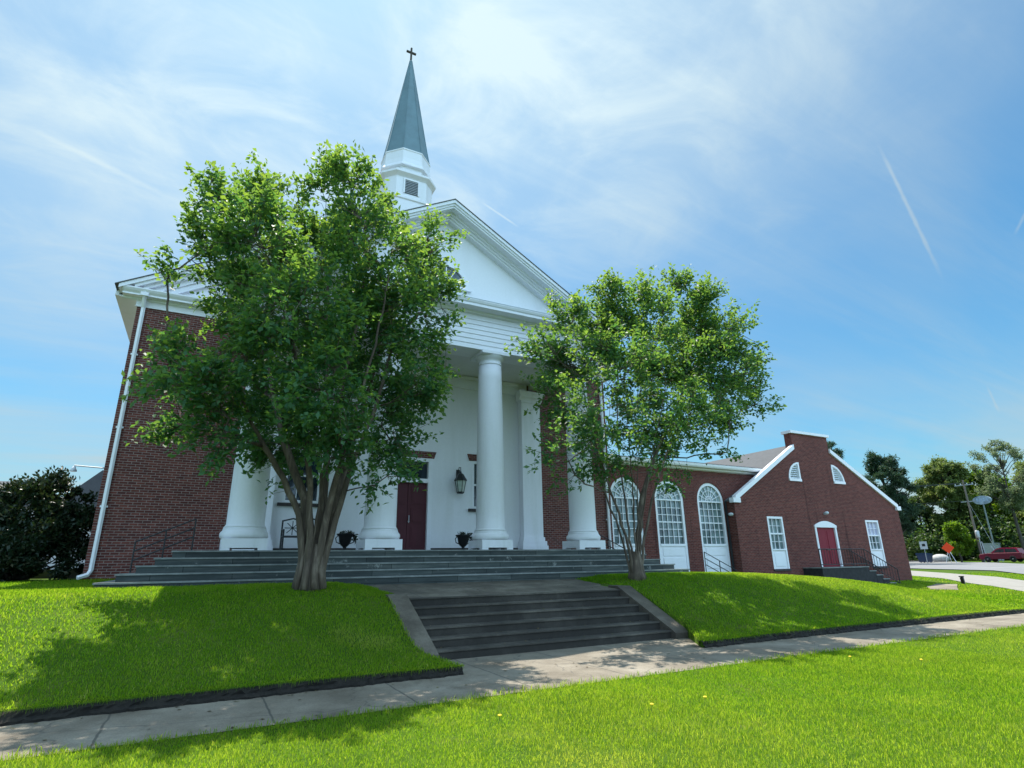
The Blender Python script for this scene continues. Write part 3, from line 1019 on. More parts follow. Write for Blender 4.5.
stp = [(GY, 0, .13), (GY + .05, .13, .24), (GY + .16, .24, .36), (GY + .28, .36, .52), (GY + .34, .52, .72)]
rake(GY, YW + .06, CX, zM, gx0 + .02, zE + .012, steps=stp, zmin=9.61)
rake(GY, YW + .06, CX, zM, gx1 - .02, zE + .012, steps=stp, zmin=9.61)
m = MB()
for s_ in (-1, 1):
    x1 = CX + s_ * (xE + .08)
    m.add([(CX, GY - .03, zM + .003), (x1, GY - .03, zm(x1) + .003), (x1, YB + .4, zm(x1) + .003), (CX, YB + .4, zM + .003),
           (CX, GY - .03, zM + .03), (x1, GY - .03, zm(x1) + .03), (x1, YB + .4, zm(x1) + .03), (CX, YB + .4, zM + .03)],
          [(0, 1, 2, 3), (4, 7, 6, 5), (0, 4, 5, 1), (1, 5, 6, 2), (2, 6, 7, 3)])
m.build('roof', 'shingle_dark', ch)
m = MB()
m.wall([(gx0 + .3, 9.3), (gx1 - .3, 9.3), (CX, zM - .1)], [], YB, .1)
m.build('gable_wall', 'white_wall', ch)
# downspouts at the two front corners
for sx, x in ((1, XL + .17), (-1, XR - .22)):
    m = MB()
    y = YW - .07
    pts = [(x, y - .25, 9.56), (x, y - .23, 9.46), (x, y, 9.12), (x, y, 8.9), (x, y, 1.58), (x - sx * .05, y - .04, 1.47), (x - sx * .24, y - .14, 1.40)]
    for a, b in zip(pts[:-1], pts[1:]):
        pass
    m.tube(pts, .062, 6)
    m.box(x - .1, x + .1, y - .3, y + .04, 9.40, 9.50)
    for zc in (3.2, 5.4, 7.6):
        m.box(x - .09, x + .09, y + .02, y + .066, zc, zc + .05)
    m.build('downspout', 'white_trim', ch)

# steeple
SXc, SYc = CX, 21.45
def octo(ap, z, side=None):
    """octagon with faces square to the church; side = length of the front face"""
    h = (side if side else ap * .8284) / 2
    return [(SXc + x, SYc + y, z) for x, y in ((h, -ap), (ap, -h), (ap, h), (h, ap), (-h, ap), (-ap, h), (-ap, -h), (-h, -ap))]
m = MB()
m.stack([octo(1.07, 11.5, 1.34), octo(1.07, 17.72, 1.34)])
m.stack([octo(1.09, 16.55, 1.37), octo(1.12, 16.58, 1.40), octo(1.12, 16.70, 1.40), octo(1.09, 16.73, 1.37)])
m.stack([octo(1.08, 17.66, 1.36), octo(1.12, 17.70, 1.38), octo(1.24, 17.80, 1.46), octo(1.24, 17.90, 1.46), octo(1.06, 17.95, 1.1), octo(1.0, 17.95, 1.0)])
m.stack([octo(1.03, 17.94), octo(1.03, 18.24), octo(1.03, 18.26)])
m.stack([octo(1.04, 18.24), octo(1.17, 18.25), octo(1.17, 18.30), octo(1.075, 18.46), octo(1.035, 18.72), octo(1.02, 19.13), octo(1.045, 19.14), octo(1.045, 19.20), octo(1.0, 19.20)])
st = m.build('steeple', 'white_paint', ch)
m = MB()
m.stack([octo(1.0, 19.19), octo(.86, 20.0), octo(.055, 25.30), octo(.03, 25.34)])
sp = m.build('spire', 'spire_metal', st)
m = MB()
A, B = octo(1.005, 19.2), octo(.865, 20.0)
T = octo(.058, 25.3)
for a, b, t in zip(A, B, T):
    m.tube([a, b, t], [.022, .02, .010], 6)
m.build('hip_strip', 'spire_metal', st)
m = MB()
m.tube([(SXc, SYc, 25.25), (SXc, SYc, 26.10)], .035, 8)
m.box(SXc - .040, SXc + .040, SYc - .04, SYc + .04, 25.38, 26.12)
m.box(SXc - .24, SXc + .24, SYc - .042, SYc + .042, 25.79, 25.87)
m.build('cross', 'dark_bark', st)
for fx in (0,):
    m = MB()
    ly = SYc - 1.07
    m.box(SXc - .36, SXc - .29, ly - .05, ly - .003, 16.85, 17.60)
    m.box(SXc + .29, SXc + .36, ly - .05, ly - .003, 16.85, 17.60)
    m.box(SXc - .29, SXc + .29, ly - .05, ly - .003, 17.53, 17.60)
    lv = m.build('louver', 'white_trim', st)
    m = MB()
    for k in range(8):
        z = 16.88 + k * .082
        m.prism([(ly - .045, z), (ly - .008, z + .045), (ly - .008, z + .06), (ly - .045, z + .015)], 'x', SXc - .29, SXc + .29)
# slats live with the louver's dark backing
m.build('louver_slats', 'galvanised', st)
MB().box(SXc - .29, SXc + .29, ly - .006, ly - .003, 16.85, 17.53).build('louver_backing', 'louver_dark', st)
# floodlight on an arm at the church's left flank
fl = thing('floodlight', (XL, 24, 4.9), 'small white floodlight on thin horizontal arm beside the church flank', 'light')
m = MB().tube([(XL - .0, 24, 4.93), (XL - 1.55, 24, 5.0)], .025, 6)
m.build('arm', 'galvanised', fl)
MB().ring([(.03, 4.98), (.07, 4.90), (.11, 4.80), (.07, 4.79)], XL - 1.55, 24, 12).build('lamp_head', 'sign_white', fl, smooth=True)

# ------------------------------------------------------------------ porch steps (pyramid of slate courses)
ps = thing('porch_steps', (CX, 15, 1.18), 'broad dark slate steps rising to the church porch', 'steps')
for k in range(5):
    x0, x1, y0 = CX - 7.82 + .30 * k, CX + 7.82 - .30 * k, 14.20 + .325 * k
    z1 = 1.185 + .16 * (k + 1)
    m = MB()
    m.box(x0, x1, y0, YW - .004 - .001 * k, z1 - (.16 if k else .4), z1 - .035)
    m.box(x0 - .025, x1 + .025, y0 - .03, YW - .004 - .001 * k, z1 - .035, z1, 1)
    m.build('step', ['slate_step', 'slate_tread'], ps)

# lower flight with its cheek walls
ls = thing('entrance_steps', ((STX0 + STX1) / 2, 10.2, 0), 'dark weathered concrete steps climbing the grass bank between sloping kerbs', 'steps')
for k in range(6):
    y0 = 10.16 + .336 * k
    m = MB()
    z1 = .158 * (k + 1)
    m.box(STX0, STX1, y0, 11.845 if k < 5 else 11.95, z1 - .158 - (.05 if k == 0 else 0), z1 - .03)
    m.prism([(y0 - .022, z1 - .03), (y0 - .022, z1 - .008), (y0 - .014, z1), (11.845 if k < 5 else 11.95, z1), (11.845 if k < 5 else 11.95, z1 - .03)], 'x', STX0, STX1, 1)
    m.build('step', ['concrete_old', 'worn_edge'], ls)
for xa, xb in ((STX0 - .40, STX0 - .002), (STX1 + .002, STX1 + .40)):
    MB().prism([(10.02, -.05), (10.02, .12), (10.10, .17), (11.92, 1.02), (12.30, 1.03), (12.30, .5), (11.9, -.05)], 'x', xa, xb).build('cheek_wall', 'cheek_concrete', ls)

# ------------------------------------------------------------------ handrails
def rail(name, a, b, zs, posts, label, group=None, r=.018):
    """sloping pipe rails between end posts; a, b = (x, y, z foot, z top)"""
    t = thing(name, (a[0], a[1], a[2]), label, 'handrail', group)
    A, B = Vector((a[0], a[1], a[3])), Vector((b[0], b[1], b[3]))
    for dz in zs:
        off = Vector((0, 0, -dz))
        MB().tube([A + off, B + off], r, 8).build('rail', 'black_iron', t)
    for p in posts:
        top = A.lerp(B, p)
        foot = a[2] + (b[2] - a[2]) * p
        MB().tube([(top.x, top.y, foot), top], r, 8).build('post', 'black_iron', t)
    return t
rail('handrail', (-1.45, 17.0, 1.35, 2.23), (-.22, 17.0, 1.985, 2.80), (0, .22, .44), (0, .5, 1), 'thin black pipe handrail against the brick wall left of the porch')
rail('handrail', (13.58, 17.0, 1.35, 2.05), (12.33, 17.0, 1.985, 2.60), (0, .22, .44), (0, .5, 1), 'thin black pipe handrail at the right end of the porch steps')
rail('handrail', (18.75, 18.2, 1.1, 1.93), (20.55, 18.2, .9, 1.16), (0, .25, .5), (0, .46, 1), 'short black sloping handrail in front of the arched window nearest the gabled building')

# ------------------------------------------------------------------ hall wing with arched windows
YH = 19.35
hl = thing('hall_wing', (19, YH, 1.15), 'low brick wing with tall arched white windows joining church and gabled building', 'building')
HXA, HXB = XR + .003, 24.45
arches = [(15.72, 'a'), (18.17, 'b'), (20.70, 'c')]
AW, ASP, AZ = .84, 4.22, 1.0
def arch_outline(cx, hw, z0, zs, n=20):
    return [(cx - hw, z0), (cx + hw, z0)] + [(cx + hw * math.cos(math.pi * i / n), zs + hw * math.sin(math.pi * i / n)) for i in range(n + 1)]
m = MB()
m.wall(rect(HXA, HXB, .6, 5.70), [arch_outline(cx, AW, AZ, ASP) for cx, _ in arches], YH, .16)
m.add([(HXB, YH, .6), (HXB, 30, .6), (HXB, 30, 5.7), (HXB, YH, 5.7)], [(0, 1, 2, 3)])
for cx, _ in arches:
    o, i = arc(cx, ASP, AW + .24, 0, 180, 24), arc(cx, ASP, AW + .004, 0, 180, 24)
    for k in range(24):
        uv0, uv1 = k * .11, (k + 1) * .11
        m.add([(i[k][0], YH - .012, i[k][1]), (o[k][0], YH - .012, o[k][1]), (o[k + 1][0], YH - .012, o[k + 1][1]), (i[k + 1][0], YH - .012, i[k + 1][1])], [(0, 1, 2, 3)],
              0, [[(0.0, uv0), (.225, uv0), (.225, uv1), (0, uv1)]])
    m.add([(p[0], YH - .012, p[1]) for p in o] + [(p[0], YH, p[1]) for p in o], [(k, k + 25, k + 26, k + 1) for k in range(24)])
m.build('brick_wall', 'brick_hall', hl)
def arch_window(cx, pane_lo='glass_hall'):
    y0, yb = YH + .03, YH + .15
    m = MB()
    fw_ = .13
    for s_ in (-1, 1):
        a, b = cx + s_ * AW, cx + s_ * (AW - fw_)
        m.box(min(a, b), max(a, b), y0, yb, AZ, ASP)
    arcband(m, cx, ASP, AW - fw_, AW, 0, 180, y0, yb)
    w = AW - fw_
    m.box(cx - w, cx + w, y0 + .01, yb, ASP - .06, ASP)
    m.box(cx - w, cx + w, y0 - .03, yb, 2.20, 2.30)
    win = m.build('arched_window', 'white_trim', hl)
    g = MB()
    for k in range(1, 5):
        x = cx - w + 2 * w * k / 5
        g.box(x - .014, x + .014, y0 + .04, yb - .04, 2.30, ASP - .06)
    for k in range(1, 6):
        z = 2.30 + (ASP - .06 - 2.30) * k / 6
        h = .026 if k == 3 else .014
        g.box(cx - w, cx + w, y0 + .043, yb - .042, z - h, z + h)
    arcband(g, cx, ASP, .22, .25, 0, 180, y0 + .04, yb - .04, 16)
    arcband(g, cx, ASP, .47, .495, 0, 180, y0 + .04, yb - .04, 16)
    for a in (22.5, 45, 67.5, 90, 112.5, 135, 157.5):
        spoke(g, cx, ASP, .10, w, a, .012, y0 + .038, yb - .042)
    g.build('muntin', 'white_trim', win)
    MB().box(cx - w, cx + w, yb - .03, yb - .02, 2.30, ASP - .06).build('pane', pane_lo, win)
    MB().prism(arc(cx, ASP, w, 0, 180, 20), 'y', yb - .03, yb - .02).build('fan_pane', 'glass_fan', win)
    p = MB()
    p.box(cx - w, cx + w, y0 + .02, yb, AZ, 2.20)
    p.box(cx - w + .12, cx + w - .12, y0 - .005, y0 + .02, 1.25, 1.72)
    p.box(cx - w + .12, cx + w - .12, y0 - .005, y0 + .02, 1.80, 2.12)
    p.build('panel', 'white_trim', win)
for cx, _ in arches:
    arch_window(cx)
m = MB()
m.prism([(YH, 5.60), (YH - .10, 5.64), (YH - .12, 5.70), (YH - .32, 5.72), (YH - .36, 5.78), (YH - .38, 5.88), (YH + .1, 5.90), (YH + .1, 5.60)], 'x', HXA, HXB + .03)
m.build('gutter', 'white_trim', hl)
m = MB()
m.add([(HXA, YH - .3, 5.89), (HXB + .03, YH - .3, 5.89), (HXB + .03, 30, 6.3), (HXA, 30, 6.3), (HXA, YH - .3, 5.93), (HXB + .03, YH - .3, 5.93), (HXB + .03, 30, 6.36), (HXA, 30, 6.36)],
      [(0, 1, 2, 3), (4, 7, 6, 5), (0, 4, 5, 1), (1, 5, 6, 2), (2, 6, 7, 3), (3, 7, 4, 0)])
m.build('roof', 'shingle_dark', hl)
m = MB()
m.tube([(21.58, YH - .08, 4.22), (21.58, YH - .08, 1.0)], .05, 6)
m.build('downspout', 'black_iron', hl)
lt = thing('security_light', (21.72, 18.7, 3.5), 'pale security lamp at the inner corner beside the arched window', 'light')
MB().tube([(21.64, YH - .02, 3.62), (21.64, YH - .22, 3.66)], .03).build('bracket', 'galvanised', lt)
MB().ball((21.60, YH - .30, 3.62), (.10, .14, .08)).build('lamp_head', 'sign_white', lt, smooth=True)

# ------------------------------------------------------------------ gabled brick building
YA = 18.8
ax = thing('gabled_building', (28.2, YA, .9), 'gabled brick building with stepped white coped parapet and red double doors', 'building')
AX0, AX1 = 21.62, 34.78
K0, K1 = 26.46, 29.42
out_ = [(AX0, .2), (AX1, .2), (AX1, 4.28), (K1, 7.02), (K1, 7.88), (K0, 7.88), (K0, 7.02), (AX0, 4.28)]
def quarter(cx, cz, r, left):
    a = arc(cx, cz, r, 180, 90, 12) if left else arc(cx, cz, r, 90, 0, 12)
    return [(cx, cz)] + a
W1, W2 = (23.70, 24.80), (31.46, 32.62)
DX = (27.12, 28.84)
V1, V2 = (26.70, 5.42, .93), (29.36, 5.45, .95)
doorhole = [(DX[0], 1.2), (DX[1], 1.2), (DX[1], 3.12)] + [(DX[0] + (DX[1] - DX[0]) * (1 - t), 3.12 + .28 * math.sin(math.pi * t)) for t in (.15, .3, .5, .7, .85)] + [(DX[0], 3.12)]
m = MB()
m.wall(out_, [rect(W1[0], W1[1], 1.16, 3.56), rect(W2[0], W2[1], 1.16, 3.54), doorhole, quarter(*V1, True), quarter(*V2, False)], YA, .14)
m.add([(AX0, YA, .2), (AX0, YA, 4.28), (AX0, 34, 4.28), (AX0, 34, .2)], [(0, 1, 2, 3)])
m.add([(AX1, YA, .2), (AX1, YA, 4.28), (AX1, 34, 4.28), (AX1, 34, .2)], [(3, 2, 1, 0)])
m.add([(AX0, 34, .2), (AX0, 34, 4.28), (28.2, 34, 7.5), (AX1, 34, 4.28), (AX1, 34, .2)], [(0, 1, 2, 3, 4)])
# back and ends of the parapet
m.box(K0, K1, YA + .003, YA + .40, 6.6, 7.875)
m.build('brick_wall', 'brick_hall', ax)
m = MB()
cp = .24
m.box(K0 - .10, K1 + .10, YA - .10, YA + .48, 7.88, 8.02)
for xa, za, xb, zb_ in ((K0, 7.02, AX0 + .06, 4.22), (K1, 7.02, AX1 - .04, 4.22)):
    m.add([(xa, YA - .09, za), (xa, YA - .09, za + cp), (xb, YA - .09, zb_ + cp), (xb, YA - .09, zb_), (xa, YA + .12, za), (xa, YA + .12, za + cp), (xb, YA + .12, zb_ + cp), (xb, YA + .12, zb_)],
          [(0, 1, 2, 3), (4, 7, 6, 5), (1, 5, 6, 2), (0, 3, 7, 4), (2, 6, 7, 3), (0, 4, 5, 1)])
m.box(AX0 - .14, AX0 + .34, YA - .11, YA + .14, 4.14, 4.36)
m.box(AX1 - .22, AX1 + .16, YA - .11, YA + .14, 4.14, 4.36)
m.build('coping', 'white_trim', ax)
m = MB()
rx, rzz = 28.15, 7.56
for xa in (AX0 - .02, AX1 + .02):
    za = 4.22
    m.add([(rx, YA + .10, rzz), (xa, YA + .10, za), (xa, 34.3, za), (rx, 34.3, rzz), (rx, YA + .10, rzz + .06), (xa, YA + .10, za + .06), (xa, 34.3, za + .06), (rx, 34.3, rzz + .06)],
          [(0, 1, 2, 3), (4, 7, 6, 5), (0, 4, 5, 1), (1, 5, 6, 2), (2, 6, 7, 3)])
m.build('roof', 'roof_grey', ax)
def sash(x0, x1, z1, zs, zb_, top):
    y0, yb = YA + .02, YA + .13
    m = MB()
    f_ = .10
    for a, b in ((x0, x0 + f_), (x1 - f_, x1)):
        m.box(a, b, y0 - .03, yb, zb_, z1)
    m.box(x0 + f_, x1 - f_, y0 - .028, yb, z1 - f_, z1)
    m.box(x0 + f_, x1 - f_, y0 - .05, yb, zs - .06, zs)
    zm_ = (zs + z1 - f_) / 2
    m.box(x0 + f_, x1 - f_, y0, yb - .02, zm_ - .035, zm_ + .035)
    win = m.build('sash_window', 'white_trim', ax)
    g = MB()
    for za, zb2 in ((zs, zm_ - .035), (zm_ + .035, z1 - f_)):
        for k in (1, 2):
            x = x0 + f_ + (x1 - x0 - 2 * f_) * k / 3
            g.box(x - .012, x + .012, y0 + .03, yb - .03, za, zb2)
        zc = (za + zb2) / 2
        g.box(x0 + f_, x1 - f_, y0 + .033, yb - .032, zc - .012, zc + .012)
    g.build('muntin', 'white_trim', win)
    MB().box(x0 + f_, x1 - f_, yb - .025, yb - .015, zm_, z1 - f_).build('upper_pane', top, win)
    MB().box(x0 + f_, x1 - f_, yb - .025, yb - .015, zs, zm_).build('lower_pane', 'glass_hall', win)
    p = MB()
    p.box(x0 + f_, x1 - f_, y0 + .01, yb, zb_, zs - .06)
    p.box(x0 + f_ + .1, x1 - f_ - .1, y0 - .012, y0 + .01, zb_ + .12, zs - .18)
    p.build('panel', 'white_trim', win)
    MB().box(x0 - .04, x1 + .04, YA - .05, YA - .003, zb_ - .09, zb_ - .01).build('sill', 'dark_sill', win)
sash(W1[0], W1[1], 3.56, 2.06, 1.16, 'glass_hall')
sash(W2[0], W2[1], 3.54, 2.04, 1.16, 'glass_pale')
# red double doors under a segmental head
m = MB()
for a, b in ((DX[0], DX[0] + .13), (DX[1] - .13, DX[1])):
    m.box(a, b, YA - .03, YA + .12, 1.2, 3.12)
hd = [(DX[0] - .02, 3.10), (DX[1] + .02, 3.10)] + [(DX[0] - .02 + (DX[1] - DX[0] + .04) * (1 - t), 3.12 + .30 * math.sin(math.pi * (.08 + .84 * t))) for t in np.linspace(0, 1, 14)]
m.prism(hd, 'y', YA - .05, YA + .12)
df = m.build('door_frame', 'white_trim', ax)
for x0, x1 in ((DX[0] + .13, 27.976), (27.984, DX[1] - .13)):
    m = MB()
    m.box(x0, x1, YA + .05, YA + .10, 1.2, 3.10)
    for z0, z1 in ((1.35, 1.95), (2.05, 2.95)):
        m.box(x0 + .12, x1 - .12, YA + .035, YA + .05, z0, z1)
    d = m.build('door', 'red_door', ax)
    hx_ = x1 - .05 if x0 < 27.5 else x0 + .05
    MB().ball((hx_, YA + .01, 2.02), .03, 8).build('handle', 'rim', d)
for (cx, cz, r), left in ((V1, True), (V2, False)):
    m = MB()
    q = quarter(cx, cz, r, left)
    a0, a1 = (90, 180) if left else (0, 90)
    arcband(m, cx, cz, r - .10, r, a0, a1, YA - .03, YA + .10, 14)
    sgn = -1 if left else 1
    m.box(min(cx, cx + sgn * .10), max(cx, cx + sgn * .10), YA - .025, YA + .10, cz, cz + r - .02)
    m.box(min(cx, cx + sgn * r), max(cx, cx + sgn * r), YA - .06, YA + .10, cz - .06, cz + .07)
    qv = m.build('quarter_round_vent', 'white_trim', ax)
    s_ = MB()
    for k in range(7):
        z = cz + .09 + k * .105
        half = math.sqrt(max(.01, (r - .1) ** 2 - (z + .04 - cz) ** 2))
        xa, xb = cx + sgn * .10, cx + sgn * half
        if abs(xb - cx) > .14:
            s_.prism([(YA + .0, z), (YA + .06, z + .06), (YA + .06, z + .075), (YA + .0, z + .015)], 'x', min(xa, xb), max(xa, xb))
    s_.build('slats', 'sign_white', qv)
    MB().prism(quarter(cx, cz, r - .05, left), 'y', YA + .10, YA + .12).build('backing', 'flashing', qv)
lt = thing('security_light', (28.1, YA, 3.85), 'small white lamp on the brick gable above the red double doors', 'light')
MB().box(28.04, 28.16, YA - .06, YA - .003, 3.74, 3.84).build('bracket', 'galvanised', lt)
MB().ball((28.1, YA - .14, 3.82), (.09, .11, .08)).build('lamp_head', 'sign_white', lt, smooth=True)

# side porch: platform, steps and iron railing
sp_ = thing('side_steps', (27, 17.6, .6), 'dark side porch with steps running down to the right before the red double doors', 'steps')
MB().box(25.75, 29.35, 17.8, YA - .004, .2, 1.155).box(25.72, 29.36, 17.77, YA - .004, 1.155, 1.195, 1).build('platform', ['black_stone', 'slate_tread'], sp_)
for k in range(5):
    x0 = 29.35 + .50 * k
    MB().box(x0 + .002, x0 + .53, 17.802, YA - .006, .02, 1.155 - .2 * (k + 1)).box(x0 + .002, x0 + .56, 17.77, YA - .008, 1.155 - .2 * (k + 1), 1.195 - .2 * (k + 1), 1).build('step', ['black_stone', 'slate_tread'], sp_)
def balustrade(y, label, flat=True):
    t = thing('railing', (27, y, 1.2), label, 'railing', 'side porch railings')
    zt_ = 2.02
    if flat:
        MB().tube([(25.8, y, zt_), (29.3, y, zt_)], .024).build('top_rail', 'black_iron', t)
        MB().tube([(25.8, y, 1.32), (29.3, y, 1.32)], .018).build('bottom_rail', 'black_iron', t)
        for k in range(19):
            x = 25.8 + 3.5 * k / 18
            MB().tube([(x, y, 1.19 if k in (0, 18) else 1.32), (x, y, zt_)], .022 if k in (0, 18) else .011, 6).build('post' if k in (0, 18) else 'baluster', 'black_iron', t)
    MB().tube([(29.32, y, zt_), (31.85, y, 1.02)], .024).build('top_rail', 'black_iron', t)
    MB().tube([(29.32, y, 1.32), (31.85, y, .34)], .018).build('bottom_rail', 'black_iron', t)
    for k in range(1, 12):
        f_ = k / 11
        x = 29.32 + 2.53 * f_
        MB().tube([(x, y, (1.32 - .98 * f_) - (.25 if k == 11 else 0)), (x, y, zt_ - 1.0 * f_)], .022 if k == 11 else .011, 6).build('post' if k == 11 else 'baluster', 'black_iron', t)
balustrade(17.86, 'black iron railing along the front edge of the side porch')
balustrade(18.66, 'black iron stair railing close to the brick wall beside the side porch', False)

# ------------------------------------------------------------------ porch furniture
def lantern(x, label):
    t = thing('wall_lantern', (x, PW, 4.4), label, 'lantern', 'lanterns on the porch wall')
    y = PW - .26
    MB().box(x - .07, x + .07, PW - .03, PW - .002, 4.35, 4.85).tube([(x, PW - .02, 4.72), (x, PW - .12, 4.92), (x, y, 4.90), (x, y, 4.68)], .016, 8).build('bracket', 'black_iron', t)
    def hexa(r, z):
        return [(x + r * math.cos(R(60 * k + 30)), y + r * math.sin(R(60 * k + 30)), z) for k in range(6)]
    MB().stack([hexa(.12, 4.03), hexa(.19, 4.42)]).build('glass', 'lantern_glass', t)
    m = MB()
    for a, b in zip(hexa(.124, 4.03), hexa(.195, 4.42)):
        m.tube([a, b], .012, 5)
    m.stack([hexa(.10, 3.97), hexa(.135, 4.0), hexa(.135, 4.035)])
    m.build('cage', 'black_iron', t)
    MB().stack([hexa(.23, 4.42), hexa(.23, 4.45), hexa(.16, 4.56), hexa(.10, 4.66), hexa(.04, 4.70), hexa(.03, 4.76)]).build('cap', 'black_iron', t)
lantern(7.86, 'black glazed carriage lantern on white wall right of the church door')
def urn(x, y, label, side=1):
    t = thing('urn_planter', (x, y, 1.985), label, 'planter', 'urns on the porch')
    z = 1.985
    MB().ring([(.15, z), (.15, z + .05), (.06, z + .09), (.05, z + .14), (.12, z + .20), (.17, z + .30), (.19, z + .44), (.25, z + .50), (.26, z + .53), (.22, z + .53), (.20, z + .48)], x, y, 24).build('urn', 'black_iron', t, smooth=True)
    m = MB()
    for s_ in (-1, 1):
        m.tube([(x + s_ * .14, y, z + .24), (x + s_ * .25, y, z + .28), (x + s_ * .28, y, z + .40), (x + s_ * .22, y, z + .47)], .016, 6)
    m.build('handle', 'black_iron', t)
    V, F, Tn = leaf_cards([((x + rng.normal(0, .09) + (side * .10 if k % 3 == 0 else 0), y + rng.normal(0, .08), z + .55 + rng.normal(0, .015))) for k in range(30)], .025, 5, .07, .035)
    dr = [((x + side * (.22 + .012 * k), y, z + .56 - .028 * k)) for k in range(11)]
    V2_, F2_, T2_ = leaf_cards(dr, .03, 8, .09, .05)
    np_mesh('foliage', np.vstack([V, V2_]), np.vstack([F, F2_ + len(V)]), 'shrub_leaf', np.concatenate([Tn, T2_]), parent=t)


def leaf_cards(centres, spread, per, length, width, flat=0.0, outward=None):
    """small two-triangle leaves, folded along the midrib, scattered about the given centres"""
    c = np.repeat(np.asarray(centres, float), per, axis=0)
    n = len(c)
    c = c + rng.normal(0, 1, (n, 3)) * spread
    d = rng.normal(0, 1, (n, 3))
    d[:, 2] = d[:, 2] * (1 - flat) - .15
    if outward is not None:
        d += np.repeat(np.asarray(outward, float), per, axis=0) * 1.1
    d /= np.linalg.norm(d, axis=1)[:, None]
    up = rng.normal(0, .55, (n, 3)) + np.array([0, 0, 1.0])
    s = np.cross(d, up)
    s /= np.linalg.norm(s, axis=1)[:, None] + 1e-9
    nn = np.cross(s, d)
    L = length * rng.uniform(.65, 1.3, n)[:, None]
    Wd = width * rng.uniform(.7, 1.25, n)[:, None]
    fold = rng.uniform(.05, .35, n)[:, None] * Wd
    a = c
    b = c + d * L * .5 + s * Wd * .5 + nn * fold
    t = c + d * L
    e = c + d * L * .5 - s * Wd * .5 + nn * fold
    V = np.stack([a, b, t, e], 1).reshape(-1, 3)
    i = np.arange(n)[:, None] * 4
    F = np.concatenate([i + np.array([[0, 1, 2]]), i + np.array([[0, 2, 3]])], 0)
    T = np.repeat(np.clip(rng.beta(2, 2.4, n), 0, 1), 4)
    return V, F, T


urn(3.78, 17.9, 'black urn planter with trailing plant between first two columns, left of the door', 1)
urn(7.62, 17.9, 'black urn planter with trailing plant right of the church door, under the lantern', 1)
# iron armchair/bench on the porch
def bench(x, y, label, w=1.15):
    t = thing('garden_bench', (x, y, 1.985), label, 'bench')
    z = 1.985
    for sx in (0, w):
        for yy, h in ((y - .45, .62), (y, .92)):
            MB().tube([(x + sx, yy, z), (x + sx, yy, z + h)], .024, 6).build('leg', 'black_iron', t)
        MB().tube([(x + sx, y - .5, z + .62), (x + sx, y, z + .66)], .022, 6).build('arm', 'black_iron', t)
    MB().box(x - .02, x + w + .02, y - .5, y + .02, z + .42, z + .46).build('seat', 'black_iron', t)
    m = MB()
    m.tube([(x, y, z + .9), (x + w * .25, y, z + .97), (x + w * .5, y, z + .90), (x + w * .75, y, z + .97), (x + w, y, z + .9)], .022, 6)
    for k in range(2):
        cx = x + w * (.25 + .5 * k)
        for a in range(0, 180, 45):
            c_, s2 = math.cos(R(a)), math.sin(R(a))
            m.tube([(cx - .22 * c_, y, z + .70 - .2 * s2), (cx + .22 * c_, y, z + .70 + .2 * s2)], .012, 5)
    m.tube([(x + w * .5, y, z + .45), (x + w * .5, y, z + .9)], .016, 6)
    m.build('backrest', 'black_iron', t)
bench(2.02, 18.3, 'black iron bench with fan pattern back against the white porch wall')

# ------------------------------------------------------------------ trees
def unit(v):
    return v / (np.linalg.norm(v) + 1e-9)


